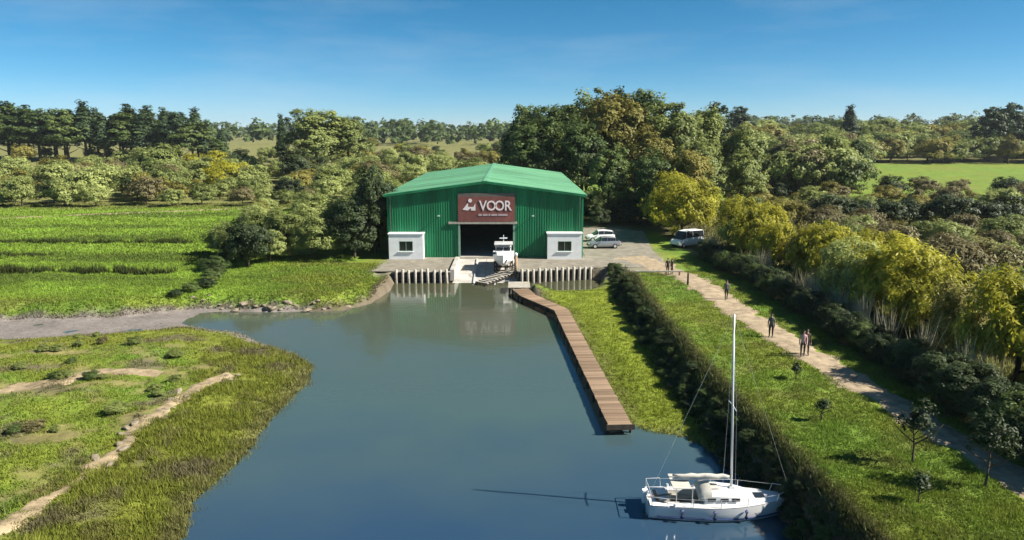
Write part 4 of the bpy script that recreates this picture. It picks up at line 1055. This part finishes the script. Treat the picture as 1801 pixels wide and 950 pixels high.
# deck with cockpit well
dk = MB(); top = []
for i in range(NS + 1):
    s = i / NS; x = -LOA / 2 + LOA * s - (.0 * s); b = hb(s) * .985
    top.append([(x, sd * b, sheer(s) + .015 + .05 * (1 - abs(sd)) ) for sd in (-1, -.62, -.3, 0, .3, .62, 1)])
vv = [p for r in top for p in r]; ff = []
for i in range(NS):
    for k in range(6):
        well = 1 <= i <= 7 and 1 <= k <= 4
        if not well: ff.append((i * 7 + k, i * 7 + k + 1, (i + 1) * 7 + k + 1, (i + 1) * 7 + k))
dk.add(vv, ff); dk.build('deck', M['gel'], ya_)
x0, x1 = -LOA / 2 + LOA * 1 / NS, -LOA / 2 + LOA * 8 / NS
wb = hb(.15) * .985 * .62
ck = MB()
zt, zf = .70, .30
ck.add([(x0, -wb, zt), (x1, -wb * 1.06, zt), (x1, wb * 1.06, zt), (x0, wb, zt), (x0, -wb * .8, zf), (x1, -wb * .8, zf), (x1, wb * .8, zf), (x0, wb * .8, zf)],
       [(0, 1, 5, 4), (1, 2, 6, 5), (2, 3, 7, 6), (3, 0, 4, 7), (4, 5, 6, 7)])
ck.build('cockpit', M['offwhite'], ya_)
for sd in (-1, 1): MB().box((x0 + .95, sd * wb * .62, .50), (1.7, .34, .07)).build('cockpit_seat', M['woodpale'], ya_, bevel=.01)
# coachroof
cb = []
for xx, w_, h_ in ((-.86, .72, .44), (-.2, .74, .46), (.55, .68, .40), (1.1, .55, .28), (1.5, .40, .08)):
    z0 = .70
    cb.append([(xx, -w_, z0), (xx, -w_ * .93, z0 + h_ * .75), (xx, -w_ * .7, z0 + h_), (xx, 0, z0 + h_ * 1.1), (xx, w_ * .7, z0 + h_), (xx, w_ * .93, z0 + h_ * .75), (xx, w_, z0)])
cab = MB().loft(cb, closed=True).build('coachroof', M['gel'], ya_, smooth=False)
for sd in (-1, 1):
    for xa in (-.55, .0, .5):
        MB().box((xa, sd * (.735 - .05 * max(0, xa)), .92), (.36, .03, .13), rz=sd * -.04).build('cabin_window', M['glass'], cab)
MB().box((1.72, 0, .80), (.46, .46, .05)).build('fore_hatch', M['glass'], ya_, bevel=.01)
MB().box((-.45, 0, 1.215), (.62, .56, .06)).build('companion_hatch', M['offwhite'], ya_, bevel=.01)
# canvas spray hood and boom with furled sail
hd = []
for k_, a in enumerate(np.linspace(.15, 1.5, 6)):
    xx = -.75 - .62 * math.cos(a) + .25; zz = .98 + .40 * math.sin(a)
    hd.append([(xx, -.72, .95), (xx, -.70, zz - .15), (xx, -.45, zz), (xx, 0, zz + .04), (xx, .45, zz), (xx, .70, zz - .15), (xx, .72, .95)])
MB().loft(hd, closed=False, cap=False).build('spray_hood', M['offwhite'], ya_, smooth=True)
MX = .48
MB().tube([(MX, 0, 1.05), (MX - .14, 0, 4.5), (MX - .33, 0, 9.15)], [.055, .05, .036], 10).build('mast', M['metal'], ya_, smooth=True)
MB().box((MX, 0, 1.15), (.22, .22, .14)).build('mast_step', M['gel'], ya_)
MB().tube([(MX - .06, 0, 1.58), (-2.15, .06, 1.5)], .05, 8).build('boom', M['metal'], ya_)
sp_ = [(MX - .12 - i * .28, math.sin(i * 1.7) * .03, 1.69 + .03 * math.sin(i * 2.3)) for i in range(10)]
MB().tube(sp_, [.07, .11, .12, .12, .115, .11, .115, .1, .08, .05], 9).build('furled_sail', M['offwhite'], ya_, smooth=True)
for z_ in (5.0,):
    MB().tube([(MX - .16, -.62, z_), (MX - .16, 0, z_ + .05), (MX - .16, .62, z_)], .025, 6).build('spreader', M['metal'], ya_)
def stay(a, b, nm='stay', r=.005): MB().tube([a, b], r, 5).build(nm, M['metal'], ya_)
stay((MX - .32, 0, 9.1), (LOA / 2 - .12, 0, .86), 'forestay'); stay((MX - .32, 0, 9.1), (-LOA / 2 + .05, 0, .7), 'backstay')
for sd in (-1, 1):
    MB().tube([(MX - .32, 0, 9.0), (MX - .16, sd * .62, 5.0), (MX - .1, sd * 1.04, .70)], .005, 5).build('shroud', M['metal'], ya_)
# pulpit, pushpit, lifelines
def rail(pts_, nm): MB().tube(pts_, .018, 6).build(nm, M['metal'], ya_)
rail([(2.35, -.52, .75), (2.45, -.5, 1.12), (3.15, -.08, 1.2), (3.15, .08, 1.2), (2.45, .5, 1.12), (2.35, .52, .75)], 'pulpit')
rail([(-2.5, -.98, .66), (-2.55, -.98, 1.08), (-3.2, -.86, 1.1), (-3.2, .86, 1.1), (-2.55, .98, 1.08), (-2.5, .98, .66)], 'pushpit')
for sd in (-1, 1):
    rail([(-3.18, sd * .86, .68), (-3.2, sd * .86, 1.1)], 'rail_post')
    for xx in (-1.4, -.2, 1.0): rail([(xx, sd * (hb((xx + 3.25) / 6.5) - .06), .66), (xx, sd * (hb((xx + 3.25) / 6.5) - .06), 1.06)], 'stanchion')
    MB().tube([(-2.55, sd * .94, 1.07), (-1.4, sd * 1.0, 1.05), (-.2, sd * 1.02, 1.05), (1.0, sd * .94, 1.05), (2.45, sd * .5, 1.1)], .006, 5).build('lifeline', M['metal'], ya_)
MB().box((-1.85, 0, 1.42), (.8, 1.4, .035)).build('bimini_top', M['offwhite'], ya_, bevel=.01)
for xx in (-2.1, -1.4):
    for sd in (-1, 1): rail([(xx, sd * .72, .68), (xx, sd * .68, 1.41)], 'bimini_pole')
MB().box((-3.32, .28, .55), (.26, .24, .62)).build('outboard_motor', M['white'], ya_, bevel=.03)
MB().box((-3.3, -.25, .3), (.05, .34, .95)).build('rudder', M['gel'], ya_, bevel=.01)
MB().tube([(-3.25, -.25, .8), (-2.2, -.1, .86)], .03, 7).build('tiller', M['wood'], ya_)
MB().box((-2.55, .0, .75), (.5, .9, .1)).build('stern_locker', M['gel'], ya_, bevel=.02)

for xx in (-1.9, -.5, .9):
    MB().tube([(xx, -hb((xx + 3.25) / 6.5) - .09, .18), (xx, -hb((xx + 3.25) / 6.5) - .1, .26), (xx, -hb((xx + 3.25) / 6.5) - .1, .56), (xx, -hb((xx + 3.25) / 6.5) - .09, .64)], [.03, .085, .085, .03], 8).build('fender', M['blue'], ya_, smooth=True)
for sd, xx in ((1, -2.2), (-1, -2.2), (1, -1.0)): MB().tube([(xx, sd * .92, .68), (xx, sd * .92, .82)], [.07, .055], 10).build('winch', M['metal'], ya_)
for k_ in range(5): MB().tube([(-2.5 + .12 * math.cos(q) * (1 - k_ * .1), -.55 + .12 * math.sin(q) * (1 - k_ * .1), .80 + k_ * .02) for q in np.linspace(0, 6.2, 12)], .018, 5).build('rope_coil', M['woodpale'], ya_)
ml = MB().tube([(12.25, 30.45, .84), (12.7, 30.8, .62), (13.3, 31.2, .75), (14.2, 31.8, 1.9)], .016, 5).build('mooring_line', M['woodpale'])
tag(ml, 'thin mooring line from the yacht bow to the bank', 'rope')

# ------------------------------------------------------------------ cruiser on the slip
bt = empty('cabin_boat', (-1.0, 84.6, .62 + .12), R(0)); tag(bt, 'white cabin boat on a cradle, bow out, in front of the shed doorway', 'boat')
rings = []
for i in range(13):
    s = i / 12; y_ = -2.9 + 5.8 * s; b = 1.25 * (1 - max(0, (.55 - s) / .55) ** 2.0) + .02; sh_ = 1.75 + .35 * (1 - s) ** 2; kz = .55 + .75 * max(0, (.35 - s) / .35) ** 2
    rings.append([(-b, y_, sh_), (-b * .93, y_, (sh_ + kz) / 2), (-b * .5, y_, kz + .18), (0, y_, kz), (b * .5, y_, kz + .18), (b * .93, y_, (sh_ + kz) / 2), (b, y_, sh_), (0, y_, sh_ + .04)])
MB().loft(rings).build('hull', M['gel'], bt, smooth=False)
cb = []
for y_, w_, h_ in ((-1.2, .75, .1), (-.7, .92, .55), (-.3, .95, 1.0), (1.0, .95, 1.05), (1.6, .95, .98)):
    cb.append([(-w_, y_, 1.75), (-w_ * .92, y_, 1.75 + h_), (w_ * .92, y_, 1.75 + h_), (w_, y_, 1.75)])
wh = MB().loft(cb).build('wheelhouse', M['gel'], bt)
MB().add([(-.8, -.72, 2.36), (-.06, -.72, 2.36), (-.06, -.41, 2.68), (-.8, -.41, 2.68), (.06, -.72, 2.36), (.8, -.72, 2.36), (.8, -.41, 2.68), (.06, -.41, 2.68)], [(0, 1, 2, 3), (4, 5, 6, 7)]).build('windscreen', M['glass'], wh)
for sd in (-1, 1): MB().box((sd * .925, .4, 2.42), (.03, 1.1, .42)).build('side_window', M['glass'], wh)
MB().box((0, .35, 3.05), (2.15, 2.2, .14)).build('hard_top', M['gel'], bt, bevel=.04)
for sd in (-1, 1):
    for y_ in (-.4, 1.2): MB().tube([(sd * .9, y_, 2.6), (sd * .95, y_, 3.0)], .035, 6).build('top_post', M['metal'], bt)
MB().tube([(0, .6, 3.1), (0, .6, 4.0)], .05, 6).build('radar_mast', M['metal'], bt)
MB().box((0, .6, 3.62), (.9, .12, .12)).build('radar_bar', M['white'], bt)
MB().tube([(-.7, -1.8, 1.98), (-.68, -1.9, 2.4), (0, -2.85, 2.55), (.68, -1.9, 2.4), (.7, -1.8, 1.98)], .025, 6).build('bow_rail', M['metal'], bt)
cr = empty('boat_cradle', (-1.0, 84.6, .62 + .02)); tag(cr, 'dark timber cradle carrying the cabin boat', 'cradle')
for sd in (-1, 1):
    MB().bar((sd * .8, -2.4, .02), (sd * .8, 2.4, .70), .18, .2).build('runner', M['wooddark'], cr)
    for y_ in (-1.5, 1.5): MB().bar((sd * 1.0, y_, .3 + y_ * .14), (sd * 1.05, y_, 1.35), .14, .14).build('upright', M['wooddark'], cr)
for y_ in (-1.5, 0, 1.5): MB().box((0, y_, .42 + y_ * .142), (2.2, .2, .22)).build('cross_beam', M['wooddark'], cr)

# ------------------------------------------------------------------ vehicles
def vehicle(name, loc, rz, prof, glass, L, W, paint, label, cat, wheels):
    """prof: list of (x, z_bottom, z_belt, half width); glass: list of (x, z_top, half width top) over the belt"""
    t = empty(name, loc, rz); tag(t, label, cat)
    rg = []
    for x, zb, zt, w in prof:
        rg.append([(x, -w * .9, zb), (x, -w, zb + .18), (x, -w * 1.0, (zb + zt) / 2 + .08), (x, -w * .94, zt), (x, 0, zt + .03), (x, w * .94, zt), (x, w, (zb + zt) / 2 + .08), (x, w, zb + .18), (x, w * .9, zb)])
    MB().loft(rg).build('body', paint, t, smooth=False, bevel=.02)
    g0 = []
    for x, zb, zt, w in glass: g0.append([(x, -w * 1.12, zb), (x, -w, zt), (x, w, zt), (x, w * 1.12, zb)])
    MB().loft(g0).build('windows', M['glass'], t)
    rf = [g for g in glass if g[2] - g[1] > .3]
    r_ = []
    for x, zb, zt, w in rf: r_.append([(x, -w * 1.01, zt - .03), (x, -w * .9, zt + .045), (x, w * .9, zt + .045), (x, w * 1.01, zt - .03)])
    roof = MB().loft(r_).build('roof', paint, t, bevel=.015)
    for i in range(len(glass)):
        if i in (1, len(glass) - 2, len(glass) // 2):
            x, zb, zt, w = glass[i]
            for sd in (-1, 1): MB().bar((x, sd * w * 1.13, zb - .02), (x, sd * w * 1.015, zt), .03, .08).build('pillar', paint, t)
    for x in wheels:
        for sd in (-1, 1):
            w_ = prof[3][3]
            wh_ = MB().tube([(x, sd * (w_ - .2), .32), (x, sd * (w_ + .012), .32)], .32, 20).build('wheel', M['rubber'], t)
            MB().tube([(x, sd * (w_ + .008), .32), (x, sd * (w_ + .03), .32)], .19, 14).build('rim', M['metal'], wh_)
    xf, xr = prof[-1][0], prof[0][0]
    for sd in (-1, 1):
        MB().box((xf - .03, sd * .58, .66), (.12, .32, .14)).build('headlight', M['lampglass'], t, bevel=.02)
        MB().box((xr + .03, sd * .62, .78), (.1, .22, .2)).build('tail_light', M['redglass'], t, bevel=.02)
        MB().box((glass[-2][0] + .1, sd * (prof[3][3] + .1), 1.0), (.12, .2, .13)).build('mirror', paint, t, bevel=.02)
    MB().box((xf + .03, 0, .42), (.1, 1.3, .12)).build('bumper', M['rubber'], t, bevel=.02)
    MB().box((xr - .03, 0, .45), (.1, 1.4, .12)).build('rear_bumper', M['rubber'], t, bevel=.02)
    return t
vehicle('parked_car', (12.4, 97.5, 1.26), R(184), [(-2.2, .42, .82, .70), (-2.05, .30, .95, .82), (-1.4, .24, .98, .86), (0, .22, .96, .88), (1.1, .24, .92, .87), (1.9, .28, .80, .82), (2.2, .38, .66, .66)],
        [(-2.0, .93, .95, .70), (-1.45, .93, 1.36, .60), (-.3, .93, 1.47, .62), (.45, .92, 1.42, .60), (1.2, .90, .93, .72)], 4.4, 1.76, M['silver'], 'silver-grey car parked on the yard beside the shed corner', 'car', (-1.35, 1.35))
vehicle('parked_car', (12.6, 103.6, 1.26), R(186), [(-2.0, .42, .84, .70), (-1.9, .30, .98, .82), (-1.3, .24, 1.0, .85), (0, .22, .98, .86), (1.0, .24, .94, .85), (1.7, .28, .82, .80), (2.0, .38, .68, .66)],
        [(-1.95, .95, 1.0, .70), (-1.7, .95, 1.42, .60), (-.4, .95, 1.53, .62), (.4, .94, 1.48, .60), (1.1, .92, .95, .72)], 4.0, 1.7, M['white'], 'pale car parked behind the silver one in the shade of the grove', 'car', (-1.25, 1.25))
vehicle('white_van', (23.9, 99.0, hz(23.9, 99.0) + .02), R(215), [(-2.5, .40, 1.30, .84), (-2.45, .30, 1.34, .90), (-1.4, .26, 1.34, .93), (0, .25, 1.32, .94), (1.4, .26, 1.20, .93), (2.15, .30, 1.02, .88), (2.5, .40, .80, .72)],
        [(-2.46, 1.32, 1.36, .84), (-2.36, 1.32, 2.12, .78), (-.2, 1.31, 2.2, .79), (1.0, 1.27, 2.12, .74), (1.85, 1.12, 1.16, .78)], 5.0, 1.88, M['vanwhite'], 'white van parked under the first willows past the shed', 'van', (-1.55, 1.6))

# ------------------------------------------------------------------ light haze in the air
hm, hnt, hb_, hout = nodes('haze_air')
hnt.nodes.remove(hb_)
pv = hnt.nodes.new('ShaderNodeVolumePrincipled'); pv.inputs['Color'].default_value = (0.86, 0.93, 1.0, 1); pv.inputs['Density'].default_value = 0.00007; pv.inputs['Anisotropy'].default_value = 0.1
hnt.links.new(pv.outputs[0], hout.inputs['Volume'])
hz_o = MB().box((0, 2850, 24), (8900, 6700, 54)).build('haze', hm)
tag(hz_o, 'thin pale haze in the air', 'haze', kind='stuff')

# ------------------------------------------------------------------ low timber rail and posts by the yard
rl = empty('timber_rail', (15.2, 74.6, hz(15.2, 74.6))); tag(rl, 'low pale timber rail across the top of the grass bank', 'rail')
MB().box((0, 0, .48), (4.9, .14, .16)).build('beam', M['woodpale'], rl, bevel=.02)
for x in (-2.2, -.7, .8, 2.2): MB().box((x, .0, .17), (.14, .12, .46)).build('post', M['wood'], rl)
po = empty('path_post', (17.0, 69.2, hz(17.0, 69.2))); tag(po, 'short dark timber post at the edge of the path', 'post')
MB().tube([(0, 0, -.2), (0, 0, 1.15), (0, 0, 1.22)], [.1, .09, .05], 9).build('shaft', M['wooddark'], po, smooth=True)

# ------------------------------------------------------------------ people
def person(loc, rz, shirt, legs_m, label, stride=.16, arm=.14, seed=0, h=1.72):
    s = h / 1.75
    V, E, Rd, Mi = [], [], [], []
    def chain(pts_, root=None):
        prev = root
        for (x, y, z, r) in pts_:
            V.append((x * s, y * s, z * s)); Rd.append(r * s)
            if prev is not None: E.append((prev, len(V) - 1))
            prev = len(V) - 1
        return prev
    pel = chain([(0, 0, .95, .135)])
    ch = chain([(0, 0, 1.12, .135), (0, .0, 1.30, .165), (0, -.005, 1.42, .12)], pel)
    neck = chain([(0, 0, 1.51, .06), (0, .015, 1.57, .075), (0, .02, 1.66, .10), (0, .01, 1.735, .075)], ch)
    chain([(0, .115, 1.635, .02)], neck - 1)
    for sd in (-1, 1):
        f = stride * sd
        foot = chain([(sd * .10, .0, .88, .105), (sd * .105, f * .55, .50, .07), (sd * .10, f - .03, .10, .047), (sd * .10, f + .10, .045, .045), (sd * .10, f + .17, .035, .03)], pel)
        a = -arm * sd
        hand = chain([(sd * .17, 0, 1.42, .068), (sd * .225, a * .4, 1.14, .047), (sd * .235, a + .06, .90, .036), (sd * .235, a + .08, .83, .034)], ch)
        for k_ in range(4): chain([(sd * .232, a + .052 + k_ * .02, .765, .0105), (sd * .22, a + .056 + k_ * .02, (.725, .715, .718, .735)[k_], .009)], hand)
        chain([(sd * .215, a + .12, .80, .011), (sd * .205, a + .13, .765, .009)], hand)
    me = bpy.data.meshes.new('body'); me.from_pydata(V, E, []); me.update()
    to = bpy.data.objects.new('tmp_body', me); COL.objects.link(to)
    sk = to.modifiers.new('skin', 'SKIN'); sk.use_smooth_shade = True
    su = to.modifiers.new('sub', 'SUBSURF'); su.levels = 1; su.render_levels = 1
    for i, sv in enumerate(me.skin_vertices[0].data): sv.radius = (Rd[i], Rd[i]); sv.use_root = (i == 0)
    dg = bpy.context.evaluated_depsgraph_get(); bm_ = bpy.data.meshes.new_from_object(to.evaluated_get(dg))
    bpy.data.objects.remove(to)
    for m_ in (shirt, legs_m, M['skin'], M['rubber']): bm_.materials.append(m_)
    for p in bm_.polygons:
        c = p.center; z = c.z / s; armz = abs(c.x) / s > .19
        p.material_index = 3 if z < .085 else 2 if (z > 1.50 or (armz and z < .89)) else 0 if (z > .93 or armz) else 1
        p.use_smooth = True
    t = empty('person', loc, rz); tag(t, label, 'person', 'people on the path')
    link('body', bm_, t)
    hb_ = MB(); rg = []
    for a in np.linspace(0, 1.35, 5):
        rg.append([((.108 * math.cos(a)) * math.cos(q) * s, (-.012 + (.118 * math.cos(a)) * math.sin(q)) * s, (1.66 + .115 * math.sin(a)) * s) for q in np.linspace(0, 2 * math.pi, 12, endpoint=False)])
    hb_.loft(rg).build('hair', M['hair'], t, smooth=True)
    fc = MB()
    for sd in (-1, 1): fc.box((sd * .036 * s, .108 * s, 1.665 * s), (.022 * s, .01, .012 * s))
    fc.box((0, .108 * s, 1.59 * s), (.045 * s, .012, .01)); fc.build('face_features', M['hair'], t)
    return t
person((19.15, 46.3, hz(19.15, 46.3) + .04), R(160), M['jacket_pink'], M['trouser'], 'person in a pink top and dark trousers on the edge of the path')
person((19.55, 46.7, hz(19.55, 46.7) + .04), R(170), M['jacket_dark'], M['trouser'], 'person in a dark brown jacket walking beside the pink-topped walker', -.14, .1)
person((18.7, 51.0, hz(18.7, 51.0) + .04), R(150), M['jacket_grey'], M['trouser'], 'person in grey-green clothes standing a little farther up the path', .05, .05)
person((18.9, 62.9, hz(18.9, 62.9) + .04), R(175), M['jacket_grey'], M['jacket_dark'], 'person in a grey jacket walking halfway along the path', .16)
person((16.4, 75.6, hz(16.4, 75.6) + .04), R(185), M['jacket_dark'], M['trouser'], 'person in dark brown clothes standing behind the low timber rail', .05)
person((16.9, 75.9, hz(16.9, 75.9) + .04), R(100), M['jacket_dark'], M['trouser'], 'person in dark clothes turned sideways beside the rail end', .05, .08, h=1.65)
